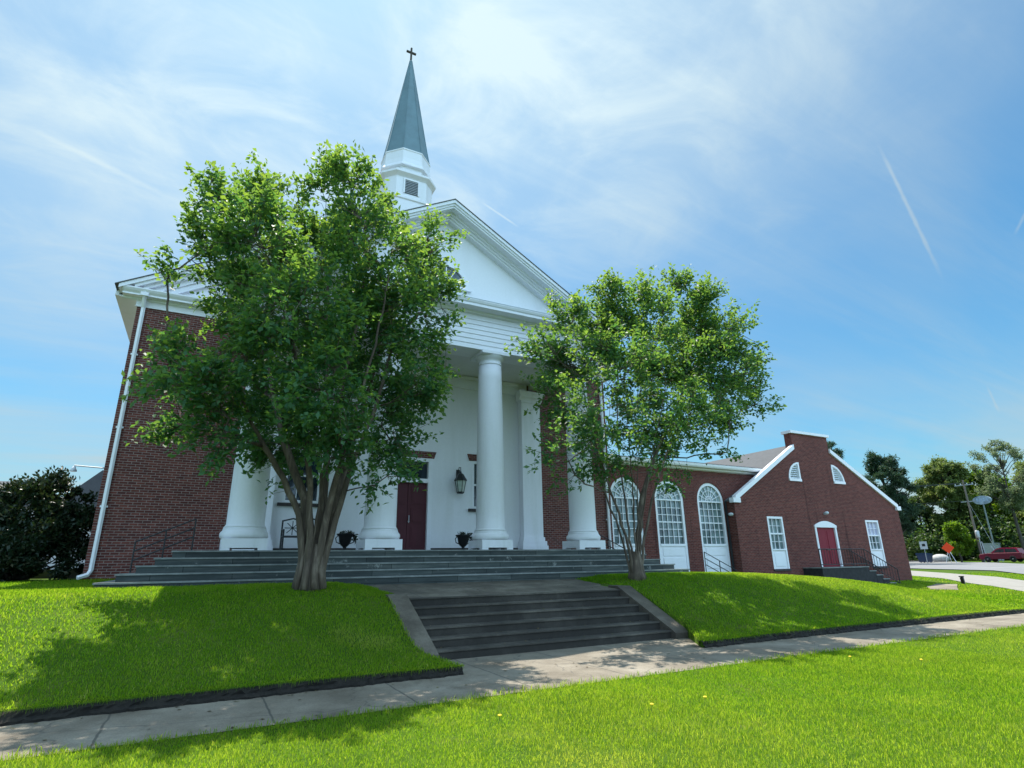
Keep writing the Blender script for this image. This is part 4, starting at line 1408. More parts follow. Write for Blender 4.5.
def grow(base, stems, blobs, n_sub, tips_per_m, leaf, name, label, mat_leaf, mat_bark, group=None, cat='tree', stem_r=.1, dens=None, flare=None, fill=.22):
    """base point, hand-laid stems (lists of points), crown built of foliage masses.
    Branch nodes grow out to every mass, twigs to every spray of leaves."""
    t = thing(name, base, label, cat, group)
    nodes, par, = [], []
    base = np.array(base, float)
    for st_ in stems:
        prev = -1
        pts = [np.array(p, float) for p in st_]
        # resample
        res = []
        for a, b in zip(pts[:-1], pts[1:]):
            k = max(1, int(np.linalg.norm(b - a) / .25))
            res += [a + (b - a) * i / k for i in range(k)]
        res.append(pts[-1])
        for i, p in enumerate(res):
            j = rng.normal(0, .012, 3) if i else 0
            nodes.append(p + j)
            par.append(prev)
            prev = len(nodes) - 1
    def connect(target, step=.28, sag=.12, jit=.03):
        arr = np.array(nodes)
        dv = target - arr
        dist = np.linalg.norm(dv, axis=1)
        pen = np.where(dv[:, 2] < .05, 1.6 + -dv[:, 2] * 2, 0) + np.maximum(0, np.hypot(dv[:, 0], dv[:, 1]) - dv[:, 2] * 1.1) * .6
        k = int(np.argmin(dist + pen))
        a = arr[k]
        n = max(1, int(dist[k] / step))
        prev = k
        mid = (a + target) / 2 + np.array([0, 0, -sag * dist[k] * .5])
        for i in range(1, n + 1):
            u_ = i / n
            p = (1 - u_) ** 2 * a + 2 * u_ * (1 - u_) * mid + u_ ** 2 * target
            if i < n:
                p = p + rng.normal(0, jit, 3)
            nodes.append(p)
            par.append(prev)
            prev = len(nodes) - 1
        return prev
    order = sorted(blobs, key=lambda b: np.linalg.norm(np.array(b[:3]) - base))
    tips, dirs = [], []
    centre = np.mean([b[:3] for b in blobs], axis=0)
    for bx_, by_, bz_, br_ in order:
        c = np.array([bx_, by_, bz_])
        connect(c)
    for bx_, by_, bz_, br_ in order:
        c = np.array([bx_, by_, bz_])
        for _ in range(max(2, int(n_sub * br_ ** 2))):
            v = unit(rng.normal(0, 1, 3))
            v[2] = v[2] * .8 + .1
            connect(c + v * br_ * rng.uniform(.35, .75), .22)
        d_ = dens(bz_) if dens else 1.0
        nt_ = max(6, int(tips_per_m * br_ ** 2.3 * d_))
        sub = []
        for _ in range(max(4, int(17 * br_ ** 1.6 * (d_ ** .5)))):
            v = unit(rng.normal(0, 1, 3))
            rr = br_ * (rng.uniform(.2, 1.0) ** .6) * rng.uniform(.72, 1.15)
            sub.append((v, c + v * rr, rng.uniform(.18, .40) * min(1, .5 + br_ * .6)))
        for _ in range(nt_):
            v, q_, sr_ = sub[rng.integers(0, len(sub))]
            p = q_ + rng.normal(0, .62, 3) * sr_
            if rng.uniform() < fill:
                v = unit(rng.normal(0, 1, 3))
                p = c + v * br_ * rng.uniform(.1, 1.0) ** .55
            tips.append(p)
            o = unit(p - centre)
            dirs.append(unit(v * .6 + o * .6 + np.array([0, 0, .25])))
    tips, dirs = np.array(tips), np.array(dirs)
    # twigs: nearest branch node for each spray
    arr = np.array(nodes)
    pa = np.array(par)
    cnt = np.ones(len(nodes))
    near = np.empty(len(tips), int)
    for i0 in range(0, len(tips), 400):
        dv = tips[i0:i0 + 400, None, :] - arr[None]
        dd = np.linalg.norm(dv, axis=2) + np.where(dv[:, :, 2] < 0, .25, 0)
        near[i0:i0 + 400] = np.argmin(dd, axis=1)
    np.add.at(cnt, near, .4)
    for i in range(len(nodes) - 1, -1, -1):
        if pa[i] >= 0:
            cnt[pa[i]] += cnt[i]
    rad = np.maximum(.006, stem_r * (cnt / cnt.max()) ** .60 * np.interp(arr[:, 2] - base[2], [0, 1.2, 3.6, 8], [1, .95, .60, .45]))
    m = MB()
    kids = {}
    for i, p in enumerate(pa):
        kids.setdefault(p, []).append(i)
    done = set()
    # chains
    starts = [(None, k) for k in kids.get(-1, [])]
    while starts:
        p0, k = starts.pop()
        chain = [] if p0 is None else [p0]
        cur = k
        while True:
            chain.append(cur)
            ch_ = kids.get(cur, [])
            if not ch_:
                break
            ch_ = sorted(ch_, key=lambda q: -cnt[q])
            for q in ch_[1:]:
                starts.append((cur, q))
            cur = ch_[0]
        if len(chain) >= 2:
            rr = [float(rad[q]) for q in chain]
            if p0 is not None:
                rr[0] = min(rr[0], rr[1] * 1.15)
            big = max(rr)
            m.tube([tuple(arr[q]) for q in chain], rr, 10 if big > .05 else (6 if big > .02 else 4))
    if flare:
        flare(m)
    tr = m.build('trunk', mat_bark, t, smooth=True)
    # twigs as a thin part of the crown
    tw = MB()
    for k in range(0, len(tips)):
        a, b = arr[near[k]], tips[k] + dirs[k] * leaf['spray'] * .8
        if np.linalg.norm(a - b) < 1.6:
            mid = (a + b) / 2 + rng.normal(0, .03, 3)
            tw.tube([tuple(a), tuple(mid), tuple(b)], [.006, .005, .003], 3)
    tw.build('twigs', mat_bark, t)
    # leaves strung along each spray
    per = leaf['per']
    u_ = rng.uniform(-.35, 1.0, (len(tips), per))
    cen = tips[:, None, :] + dirs[:, None, :] * (u_ * leaf['spray'])[:, :, None]
    cen = cen + rng.normal(0, leaf['spread'], cen.shape)
    V, F, T = leaf_cards(cen.reshape(-1, 3), 0.0, 1, leaf['len'], leaf['wid'], .35, np.repeat(dirs, per, axis=0) * .5)
    # yellower leaves towards the tips of the sprays and the crown's top
    tip_t = np.repeat(np.clip(.25 + .45 * u_.reshape(-1), 0, 1), 4)
    T = np.clip(.45 * T + .6 * tip_t - .02 + .10 * np.clip((V[:, 2] - centre[2]) / 4, -1, 1), 0, 1)
    np_mesh('crown', V, F, mat_leaf, T, parent=t)
    return t


LB = [(-0.66,12.23,9.25,0.55),(0.30,13.20,10.10,0.72),(1.37,12.50,10.75,0.50),(1.98,11.60,10.07,0.64),(3.15,13.22,10.55,0.62),(4.20,12.50,9.70,0.62),(-0.62,12.95,8.46,0.70),(0.16,11.15,7.83,0.86),(1.47,13.85,9.72,1.37),(2.51,11.42,8.27,1.11),(4.42,13.40,9.24,0.72),(0.10,12.50,7.05,0.55),(0.30,14.12,7.52,1.05),(1.00,10.70,6.30,1.10),(2.77,13.85,7.70,1.47),(3.73,11.78,7.06,0.99),(4.50,12.50,8.30,0.42),(-0.98,12.05,5.28,0.46),(-0.30,11.60,5.06,0.80),(0.85,14.30,5.79,1.26),(1.59,10.70,4.77,0.97),(3.30,13.40,5.74,1.13),(3.68,11.42,5.35,0.62),(4.49,12.05,5.89,0.31),(-0.72,12.95,4.46,0.44),(0.10,11.60,4.04,0.55),(1.28,13.85,4.39,0.84),(2.15,11.33,3.98,0.77),(3.61,12.95,4.42,0.67),(3.48,11.60,3.54,0.34),(-1.12,12.50,5.90,0.20),(-1.35,12.77,7.61,0.32),(3.02,11.78,3.19,0.21)]
RB = [(10.30,12.50,9.45,0.60),(13.48,12.95,10.80,0.50),(13.82,12.05,10.08,0.55),(8.15,11.60,7.99,0.55),(10.77,13.40,8.90,0.92),(10.84,11.60,8.53,0.90),(14.36,13.40,9.59,1.10),(15.00,12.50,8.98,0.86),(7.09,11.33,6.84,0.46),(6.32,11.15,6.62,0.24),(9.83,13.85,7.70,1.02),(9.14,10.88,6.48,1.00),(13.91,14.12,8.24,1.38),(13.26,11.60,7.17,1.08),(16.44,12.95,7.87,0.74),(16.39,12.50,6.82,0.43),(8.43,12.95,5.98,0.74),(8.45,11.15,5.25,0.92),(12.31,13.85,6.17,1.20),(12.00,11.60,5.61,1.01),(15.81,13.40,6.62,0.87),(7.45,11.60,4.48,0.45),(9.54,12.95,4.49,0.80),(9.84,11.60,4.20,0.75),(13.01,13.40,4.82,0.79),(13.49,12.50,5.18,0.45),(13.84,12.05,4.74,0.32),(6.92,11.60,4.14,0.24),(11.06,11.78,3.49,0.25),(7.90,11.60,3.65,0.35)]
LEAF = dict(per=17, spray=.34, spread=.055, len=.130, wid=.080)
tb = hz(2.0, 12.5)
ls_ = [[(1.86, 12.45, tb - .1), (1.78, 12.45, 1.9), (1.66, 12.40, 2.6), (1.30, 12.30, 3.3), (.85, 12.2, 3.9), (.2, 12.0, 5.0)],
       [(1.90, 12.62, tb - .1), (1.88, 12.7, 2.2), (1.80, 12.8, 3.0), (1.35, 13.0, 4.0), (1.0, 13.3, 5.2), (.6, 13.6, 7.0)],
       [(2.00, 12.38, tb - .1), (1.96, 12.36, 2.0), (2.02, 12.25, 3.0), (1.90, 12.0, 4.2), (1.6, 11.7, 5.6), (1.3, 11.4, 7.2)],
       [(2.08, 12.56, tb - .1), (2.12, 12.6, 2.1), (2.2, 12.65, 3.0), (2.15, 12.8, 4.6), (2.0, 13.0, 6.4), (1.9, 13.1, 8.5), (1.6, 12.7, 10.2)],
       [(2.16, 12.42, tb - .1), (2.26, 12.40, 1.9), (2.44, 12.35, 2.8), (2.66, 12.3, 3.7), (3.05, 12.2, 5.0), (3.4, 12.1, 6.8)],
       [(2.14, 12.62, tb - .1), (2.3, 12.7, 2.2), (2.5, 12.8, 3.2), (2.75, 12.9, 4.4), (3.2, 13.1, 6.2), (3.5, 13.0, 8.6)],
       [(1.93, 12.40, tb - .1), (1.88, 12.3, 2.1), (1.80, 12.1, 3.1), (1.55, 11.8, 4.3), (1.1, 11.4, 5.8), (.5, 11.2, 7.4)],
       [(2.06, 12.40, tb - .1), (2.12, 12.3, 2.2), (2.28, 12.1, 3.3), (2.5, 11.8, 4.6), (2.8, 11.6, 6.2), (3.0, 11.5, 8.0)],
       [(1.98, 12.64, tb - .1), (1.98, 12.75, 2.3), (1.85, 13.0, 3.6), (1.6, 13.3, 5.2), (1.3, 13.5, 7.0), (.9, 13.3, 9.0)],
       [(2.05, 12.52, tb - .1), (2.07, 12.5, 2.4), (2.10, 12.4, 3.6), (2.3, 12.3, 5.4), (2.6, 12.3, 7.4), (2.5, 12.2, 9.6)]]
def flareL(m):
    m.tube([(2.0, 12.5, tb - .15), (2.0, 12.5, tb + .05), (2.0, 12.5, tb + .3), (1.99, 12.5, tb + .6), (2.0, 12.5, tb + .9)], [.29, .25, .22, .18, .10], 14)
    for k in range(9):
        a = k * .7
        m.tube([(2.0 + .28 * math.cos(a), 12.5 + .28 * math.sin(a), tb - .06), (2.0 + .22 * math.cos(a), 12.5 + .22 * math.sin(a), tb + .25), (2.0 + .17 * math.cos(a + .1), 12.5 + .17 * math.sin(a + .1), tb + .8)], [.07, .075, .04], 8)
grow((2.0, 12.5, tb), ls_, LB, 7, 170, LEAF, 'crape_myrtle', 'larger dense green tree with thick fluted trunk on the lawn left of the lower steps', 'myrtle_leaf', 'myrtle_bark', 'street trees on the bank', stem_r=.112, flare=flareL)
tb = hz(10.35, 12.5)
rs_ = [[(10.20, 12.45, tb - .1), (10.02, 12.4, 2.0), (9.72, 12.3, 2.8), (9.35, 12.2, 3.6), (8.8, 12.0, 4.8), (8.4, 11.8, 6.2)],
       [(10.24, 12.58, tb - .1), (10.10, 12.65, 2.1), (9.85, 12.8, 3.0), (9.6, 13.0, 4.2), (9.6, 13.2, 5.8), (9.9, 13.4, 7.5)],
       [(10.33, 12.42, tb - .1), (10.34, 12.35, 2.2), (10.36, 12.25, 3.2), (10.4, 12.1, 4.6), (10.5, 12.0, 6.4), (10.3, 12.2, 8.4)],
       [(10.40, 12.55, tb - .1), (10.46, 12.6, 2.2), (10.6, 12.7, 3.2), (10.9, 12.8, 4.6), (11.2, 12.9, 6.0), (11.6, 12.9, 7.6)],
       [(10.45, 12.45, tb - .1), (10.62, 12.42, 2.2), (10.95, 12.35, 3.2), (11.4, 12.3, 4.2), (12.1, 12.3, 5.4), (12.9, 12.3, 7.0)],
       [(10.44, 12.58, tb - .1), (10.66, 12.7, 2.3), (11.1, 12.9, 3.4), (11.9, 13.1, 4.7), (12.9, 13.3, 6.0), (14.0, 13.3, 7.6)],
       [(10.30, 12.42, tb - .1), (10.22, 12.3, 2.3), (10.1, 12.1, 3.4), (9.85, 11.8, 4.8), (9.6, 11.6, 6.4)],
       [(10.36, 12.58, tb - .1), (10.36, 12.7, 2.4), (10.4, 12.9, 3.6), (10.5, 13.1, 5.2), (10.8, 13.2, 7.2), (10.6, 13.1, 9.0)],
       [(10.42, 12.50, tb - .1), (10.55, 12.45, 2.4), (10.75, 12.3, 3.6), (11.1, 12.1, 5.0), (11.5, 11.9, 6.6), (11.0, 11.8, 8.4)]]
def flareR(m):
    m.tube([(10.34, 12.5, tb - .15), (10.34, 12.5, tb + .05), (10.34, 12.5, tb + .3), (10.34, 12.5, tb + .6)], [.27, .22, .19, .12], 12)
grow((10.35, 12.5, tb), rs_, RB, 7, 165, LEAF, 'crape_myrtle', 'smaller airy green tree with slender spreading stems on the lawn right of the lower steps', 'myrtle_leaf', 'myrtle_bark', 'street trees on the bank', stem_r=.09,
     dens=lambda z: .48 if z < 5.4 else (.78 if z < 7 else 1.2), flare=flareR, fill=.22)


# background vegetation: each tree has a trunk and a crown of leaf clumps
def at(px, D):
    v = ((px - 512) * cr - (555 - 384) * cu) / 565.34 + cf
    n = math.hypot(v.x, v.y)
    return v.x / n * D, v.y / n * D


def far_tree(name, x, y, h, blobs, label, mat, lf, bark='dark_bark', trunk_r=.3, n_leaf=900, group=None, cat='tree', lean=0.0):
    """blobs: (offset across, offset along, height, radius) in metres from the base"""
    z0 = hz(x, y)
    t = thing(name, (x, y, z0), label, cat, group)
    perp = unit(np.array([y, -x, 0.0]))
    fwd_ = unit(np.array([x, y, 0.0]))
    m = MB()
    top = np.array([x, y, z0 + h * .92]) + perp * lean
    base = np.array([x, y, z0 - .2])
    k = 7
    tp = [tuple(base + (top - base) * i / k + (rng.normal(0, .08, 3) if 0 < i < k else 0)) for i in range(k + 1)]
    m.tube(tp, [trunk_r * (1 - .85 * i / k) for i in range(k + 1)], 8)
    C = []
    for a, b, hh, r in blobs:
        c = np.array([x, y, z0 + hh]) + perp * a + fwd_ * b
        zt = max(.15, min(.9, (hh - abs(a) * .6) / (h * .92)))
        s_ = base + (top - base) * zt
        m.tube([tuple(s_ - np.array([0, 0, .5 * abs(a)])), tuple((s_ + c) / 2 + np.array([0, 0, -.3])), tuple(c)], [trunk_r * .22, trunk_r * .13, trunk_r * .05], 5)
        n = max(12, int(1.5 * n_leaf * r * r))
        sub = max(3, int(9 * r))
        sc_ = c + np.array([unit(rng.normal(0, 1, 3)) * r * rng.uniform(.35, .95) for _ in range(sub)]) * np.array([1, 1, .75])
        idx = rng.integers(0, sub, n)
        C.append(sc_[idx] + rng.normal(0, r * .20, (n, 3)))
    m.build('trunk', bark, t, smooth=True)
    V, F, T = leaf_cards(np.vstack(C), 0.0, 1, lf[0], lf[1], .2)
    np_mesh('crown', V, F, mat, T, parent=t)
    return t


def blobset(n, w, h0, h1, r0, r1, shape):
    """irregular crown: blobs between heights h0..h1, half-width w * shape(t)"""
    out = []
    for i in range(n):
        t_ = (i + rng.uniform(0, 1)) / n
        ww = w * shape(t_)
        a = rng.uniform(0, 2 * math.pi)
        q = rng.uniform(.25, 1) ** .7
        out.append((ww * q * math.cos(a), ww * q * math.sin(a), h0 + (h1 - h0) * t_, rng.uniform(r0, r1)))
    return out


rnd_ = lambda t_: math.sqrt(max(0.05, 1 - (2 * t_ - 1) ** 2))
# tall dark pines behind the gabled building
GR = 'trees across the street'
x, y = at(849, 91)
far_tree('pine_tree', x, y, 16.9, blobset(34, 2.1, 6.0, 16.6, .5, .95, lambda t_: 1 - .5 * t_), 'tall pine whose top shows above the gabled roof edge', 'pine_needle', (.40, .10), trunk_r=.3, n_leaf=420, group=GR)
x, y = at(902, 97)
far_tree('pine_tree', x, y, 15.9, blobset(64, 3.1, 4.6, 15.0, .6, 1.1, lambda t_: .95 if t_ < .75 else 1.5 - t_), 'broad dark evergreen with bare dark trunk right of the gabled building', 'pine_needle', (.42, .11), trunk_r=.5, n_leaf=480, group=GR, lean=-.5)
x, y = at(882, 104)
far_tree('pine_tree', x, y, 13.5, blobset(26, 1.5, 2.0, 13, .7, 1.1, lambda t_: 1.1 - .6 * t_), 'dark evergreen close behind the gabled building wall', 'pine_needle', (.42, .11), trunk_r=.4, n_leaf=420, group=GR)
x, y = at(962, 124)
far_tree('oak_tree', x, y, 17.0, blobset(70, 4.4, 5.0, 16.2, .9, 1.6, rnd_), 'large olive green deciduous tree behind the orange road sign', 'olive_leaf', (.40, .22), trunk_r=.45, n_leaf=330, group=GR)
x, y = at(1003, 130)
far_tree('oak_tree', x, y, 15.0, blobset(60, 4.2, 2.5, 14.4, .9, 1.6, rnd_), 'bright yellow green tree behind the dark red car', 'bright_leaf', (.40, .22), trunk_r=.4, n_leaf=300, group=GR)
x, y = at(1026, 112)
far_tree('elm_tree', x, y, 16.6, blobset(54, 4.0, 7.5, 17.0, .6, 1.1, rnd_), 'tall pale thinly leaved tree at the right edge of the view', 'pale_leaf', (.32, .15), trunk_r=.28, n_leaf=170, group=GR)
x, y = at(1065, 124)
far_tree('oak_tree', x, y, 16, blobset(40, 4.5, 2.5, 15, 1.0, 1.8, rnd_), 'green tree beyond the right edge behind the pale thin tree', 'olive_leaf', (.42, .24), trunk_r=.4, n_leaf=220, group=GR)
x, y = at(960, 108)
far_tree('small_tree', x, y, 6.0, blobset(26, 1.9, 1.6, 5.2, .6, 1.0, rnd_), 'low vivid lime green round tree behind the orange road sign', 'bright_leaf', (.32, .18), trunk_r=.14, n_leaf=520, group=GR)
x, y = at(928, 126)
far_tree('oak_tree', x, y, 11.5, blobset(44, 3.0, 1.5, 10.6, .8, 1.4, rnd_), 'dark green tree filling the gap between the dark evergreen and the olive tree', 'wood_leaf', (.38, .2), trunk_r=.3, n_leaf=330, group=GR)
x, y = at(982, 134)
far_tree('oak_tree', x, y, 14.0, blobset(50, 3.2, 2.0, 13.0, .8, 1.5, rnd_), 'mid green tree behind the utility pole between the olive and bright trees', 'olive_leaf', (.38, .2), trunk_r=.3, n_leaf=300, group=GR)
# thicket under the big trees across the street
V_, F_, T_, o_ = [], [], [], 0
C = []
for k in range(190):
    px_ = rng.uniform(880, 1110)
    D = rng.uniform(118, 140)
    x, y = at(px_, D)
    r = rng.uniform(1.2, 2.4)
    zc = hz(x, y) + rng.uniform(.4, 5.4)
    C.append(np.array([x, y, zc]) + rng.normal(0, r * .55, (170, 3)))
V, F, T = leaf_cards(np.vstack(C), 0, 1, .5, .3, .2)
tag(np_mesh('thicket', V, F, 'wood_leaf', T), kind='stuff')
# far-off wood closing the horizon all round
C = []
for k in range(520):
    a = rng.uniform(-100, 135)
    D = rng.uniform(150, 190)
    x, y = D * math.sin(R(a)), D * math.cos(R(a))
    if 34 < a < 64 and rng.uniform() < .2:
        continue
    hh = rng.uniform(5, 9) * (.75 if a < 5 else 1.0)
    C.append(np.array([x, y, 1.0 + rng.uniform(0, .5)]) + rng.normal(0, 1, (120, 3)) * np.array([3.4, 3.4, .36 * hh]) + np.array([0, 0, .45 * hh]))
C = np.vstack(C)
C[:, 2] = np.abs(C[:, 2])
V, F, T = leaf_cards(C, 0, 1, 1.3, .8, .2)
tag(np_mesh('woods', V, F, 'wood_leaf', T), kind='stuff')

# big shrub at the church's left corner
def shrub(name, blobs, label, n_leaf, lf, base):
    z0 = hz(base[0], base[1])
    t = thing(name, (base[0], base[1], z0), label, 'shrub')
    C, D_ = [], []
    m = MB()
    for bx_, by_, bz_, r in blobs:
        m.tube([(base[0], base[1], z0 - .1), ((base[0] + bx_) / 2, (base[1] + by_) / 2, (z0 + bz_) / 2), (bx_, by_, bz_)], [.06, .04, .015], 5)
        n = int(n_leaf * r * r)
        sub = max(4, int(16 * r))
        v = np.array([unit(rng.normal(0, 1, 3)) for _ in range(sub)])
        sc_ = np.array([bx_, by_, bz_]) + v * r * rng.uniform(.5, 1.05, (sub, 1))
        idx = rng.integers(0, sub, n)
        C.append(sc_[idx] + rng.normal(0, r * .16, (n, 3)))
        D_.append(v[idx] + np.array([0, 0, .5]))
    m.build('stem', 'dark_bark', t, smooth=True)
    V, F, T = leaf_cards(np.vstack(C), 0, 1, lf[0], lf[1], .2, np.vstack(D_))
    np_mesh('foliage', V, F, 'shrub_leaf', T, parent=t)


BX, BY = -4.3, 20.2
shrub('shrub', [(-3.9, 20.3, 3.3, .85), (-4.6, 20.6, 3.0, .9), (-3.3, 20.4, 3.0, .55), (-3.9, 19.8, 2.4, .9), (-4.9, 20.0, 2.3, .95), (-3.25, 19.9, 2.3, .5), (-4.2, 19.5, 1.9, .7), (-3.4, 19.5, 1.85, .55), (-5.2, 20.6, 1.9, .9), (-6.0, 20.9, 2.3, 1.0), (-6.6, 21.0, 1.9, .9), (-4.0, 20.9, 3.75, .35), (-4.45, 20.9, 3.75, .4), (-3.55, 20.8, 3.6, .3), (-2.95, 20.3, 3.2, .28), (-5.6, 20.2, 1.8, .6), (-4.6, 19.4, 1.75, .5), (-3.0, 20.1, 2.5, .5), (-2.98, 19.9, 1.9, .42), (-3.02, 19.8, 2.95, .35), (-3.2, 20.6, 3.3, .4)],
      'large dark evergreen shrub beside the downspout at the left brick corner', 5200, (.13, .065), (BX, BY))

# house far behind the shrub
hs = thing('house', (-7.2, 42, 1.5), 'grey roofed house peeking out behind the shrub left of the church', 'house')
MB().box(-12, -4.2, 40, 48, 1.2, 4.95).build('wall', 'house_wall', hs)
MB().prism([(-12.5, 4.9), (-3.8, 4.9), (-3.8, 5.9), (-5.6, 7.05), (-7.2, 5.4), (-12.5, 5.3)], 'y', 39.7, 48.3).build('roof', 'roof_grey', hs)
hs2 = thing('house', (-18, 60, 1.5), 'distant pale roofed house at the far left edge behind the shrub', 'house')
MB().box(-24, -14.6, 60, 68, 1.2, 6.4).build('wall', 'house_wall', hs2)
MB().prism([(59.4, 6.4), (68.6, 6.4), (64, 9.0)], 'x', -24.5, -14.2).build('roof', 'roof_grey', hs2)


# ------------------------------------------------------------------ streets to the east, draped over the ground
def drape(name, near, far, mat, lift):
    V, F = [], []
    n, k = 40, 14
    def along(P, t_):
        P = np.array(P, float)
        L = np.concatenate([[0], np.cumsum(np.linalg.norm(np.diff(P, axis=0), axis=1))])
        q = t_ * L[-1]
        return np.array([np.interp(q, L, P[:, 0]), np.interp(q, L, P[:, 1])])
    for i in range(n + 1):
        a, b = along(near, i / n), along(far, i / n)
        for j in range(k + 1):
            p = a + (b - a) * j / k
            V.append((p[0], p[1], float(smoothH(np.array([p[0]]), np.array([p[1]]))[0]) + lift))
    for i in range(n):
        for j in range(k):
            a = i * (k + 1) + j
            F.append((a, a + 1, a + k + 2, a + k + 1))
    return tag(np_mesh(name, np.array(V), np.array(F), mat, smooth=True), kind='structure')
drape('driveway', [(60, 36), (43.4, 23.5), (33, 14.3), (30.6, 12.3), (27.5, 8.9)], [(80, 50), (56.4, 30.4), (44.2, 19.0), (40, 15.9), (34, 8.9)], 'gravel_drive', .03)
drape('road', [(90, 60), (63.5, 34.2), (57.9, 24.9), (48.9, 19.3), (38, 9), (25, -10)], [(140, 90), (110.6, 60), (95, 40.5), (84.3, 33), (66, 9), (50, -10)], 'asphalt_far', .06)
drape('walkway', [(33.5, 17.0), (30.6, 16.0), (28.8, 14.9)], [(33.8, 16.2), (31.2, 15.0), (29.4, 14.1)], 'concrete', .03)

# ------------------------------------------------------------------ far street furniture
def gz(x, y):
    return hz(x, y)


# utility pole with its crossarm and transformer
pxp, pyp = 98.8, 43.4
t = thing('utility_pole', (pxp, pyp, gz(pxp, pyp)), 'wooden utility pole with crossarm and grey transformer left of the oval sign', 'pole')
MB().tube([(pxp, pyp, .6), (pxp, pyp, 12.4)], [.17, .11], 10).build('pole', 'wood_pole', t)
MB().box(pxp - .06, pxp + .06, pyp - 1.2, pyp + 1.2, 11.6, 11.75).box(pxp - .06, pxp + .06, pyp - .9, pyp + .9, 9.2, 9.32).build('crossarm', 'galvanised', t)
MB().ring([(.22, 4.1), (.26, 4.2), (.26, 5.0), (.20, 5.1)], pxp - .35, pyp - .3, 14).build('transformer', 'galvanised', t, smooth=True)
m = MB()
for k in (-1.1, -.4, .4, 1.1):
    m.ring([(.04, 11.75), (.07, 11.8), (.04, 11.92)], pxp, pyp + k, 8)
m.build('insulator', 'sign_white', t)
MB().tube([(pxp - .1, pyp - .25, .6), (pxp - .1, pyp - .25, 4.1)], .07, 6).tube([(pxp, pyp - .55, .6), (pxp, pyp - .4, 3.6)], .06, 6).build('conduit', 'galvanised', t)
MB().tube([(pxp, pyp - .1, 8.9), (pxp + .2, pyp - 2.3, .8)], .02, 5).tube([(pxp, pyp - 1.35, 3.0), (pxp + .2, pyp - 2.3, .8)], .055, 6).build('guy_wire', 'galvanised', t)
for k, (z0, z1, off) in enumerate(((11.95, 11.3, -1.1), (11.95, 11.3, -.4), (11.95, 11.3, 1.1), (9.4, 8.6, 0.0))):
    A, B = Vector((pxp, pyp + off, z0)), Vector((62 + off, 70 + k * .4, z1 + 2.2))
    pts = [A.lerp(B, i / 16) + Vector((0, 0, -1.1 * math.sin(math.pi * i / 16))) for i in range(17)]
    tag(MB().tube(pts, .022, 4).build('power_line', 'black_iron', origin=A), 'thin black power line strung from the utility pole past the pines', 'cable', 'power lines of the utility pole')

# oval sign on its pole
qx, qy = 99.5, 41.9
t = thing('oval_sign', (qx, qy, gz(qx, qy)), 'pale blue white oval sign on tall green grey pole behind the dark red car', 'sign')
MB().tube([(qx, qy, .6), (qx, qy, 8.8)], .10, 10).build('pole', 'dark_pole', t)
pts = [(qy + 1.15 * math.cos(2 * math.pi * k / 28), 9.35 + .62 * math.sin(2 * math.pi * k / 28)) for k in range(28)]
MB().prism(pts, 'x', qx - .14, qx + .14).build('sign_face', 'sign_face_blue', t)
m = MB()
for k in range(4):
    y0 = qy + .62 - k * .42
    m.box(qx - .155, qx - .142, y0 - .14, y0 + .06, 9.12, 9.62)
m.build('sign_marking', 'sign_blue', t)

# orange roadwork sign on its stand
ox, oy = 93.6, 45.0
oz = gz(ox, oy)
def hill(z):
    return z
t = thing('roadwork_sign', (ox, oy, oz), 'bright orange diamond roadwork sign on folding stand in the verge', 'sign')
MB().prism([(oy, oz + 1.35), (oy + .8, oz + 2.1), (oy, oz + 2.85), (oy - .8, oz + 2.1)], 'x', ox - .02, ox + .02).build('sign_face', 'orange_sign', t)
for s_ in (-1, 1):
    MB().tube([(ox + .04, oy + s_ * .15, oz + 1.5), (ox + .1, oy + s_ * .7, oz)], .03, 6).build('leg', 'sign_white', t)
    MB().tube([(ox + .06, oy + s_ * .1, oz + 1.7), (ox + .8, oy + s_ * .3, oz)], .03, 6).build('leg', 'sign_white', t)
# blue waste container
bx, by = 96.2, 49.6
bz = gz(bx, by)
t = thing('waste_container', (bx, by, bz), 'dark blue waste container at the roadside below the pines', 'container')
MB().stack([[(bx - .6, by - .62, bz + .15), (bx + .6, by - .62, bz + .15), (bx + .6, by + .62, bz + .15), (bx - .6, by + .62, bz + .15)], [(bx - .75, by - .75, bz + 1.2), (bx + .75, by - .75, bz + 1.2), (bx + .75, by + .75, bz + 1.2), (bx - .75, by + .75, bz + 1.2)]]).build('body', 'bin_blue', t)
MB().prism([(bx - .82, bz + 1.2), (bx + .82, bz + 1.2), (bx + .82, bz + 1.32), (bx - .82, bz + 1.45)], 'y', by - .8, by + .8).build('lid', 'bin_blue', t)
for sx in (-.45, .45):
    for sy in (-.45, .45):
        MB().ball((bx + sx, by + sy, bz + .08), (.05, .09, .09), 6).build('wheel', 'tyre', t)
# small white sign, boulder, small box
wx, wy = 94.2, 48.4
wz = gz(wx, wy)
t = thing('roadside_sign', (wx, wy, wz), 'small white square sign with dark mark above the blue container', 'sign')
MB().tube([(wx + .03, wy, wz), (wx + .03, wy, wz + 2.0)], .04, 6).build('post', 'galvanised', t)
MB().box(wx - .02, wx + .02, wy - .5, wy + .5, wz + 2.0, wz + 3.1).build('sign_face', 'sign_white', t)
MB().box(wx - .028, wx - .021, wy - .25, wy + .2, wz + 2.4, wz + 2.75).build('sign_marking', 'black_iron', t)
b = MB().ball((102, 50.4, gz(102, 50.4) + .5), (1.1, 1.2, .7), 10).build('boulder', 'boulder', origin=(102, 50.4, gz(102, 50.4)), smooth=True)
tag(b, 'pale rounded grey boulder in the verge right of the blue container', 'boulder')
ux, uy = 108.0, 45.8
uz = gz(ux, uy)
t = thing('utility_cabinet', (ux, uy, uz), 'pale grey utility cabinet between the two poles across the street', 'cabinet')
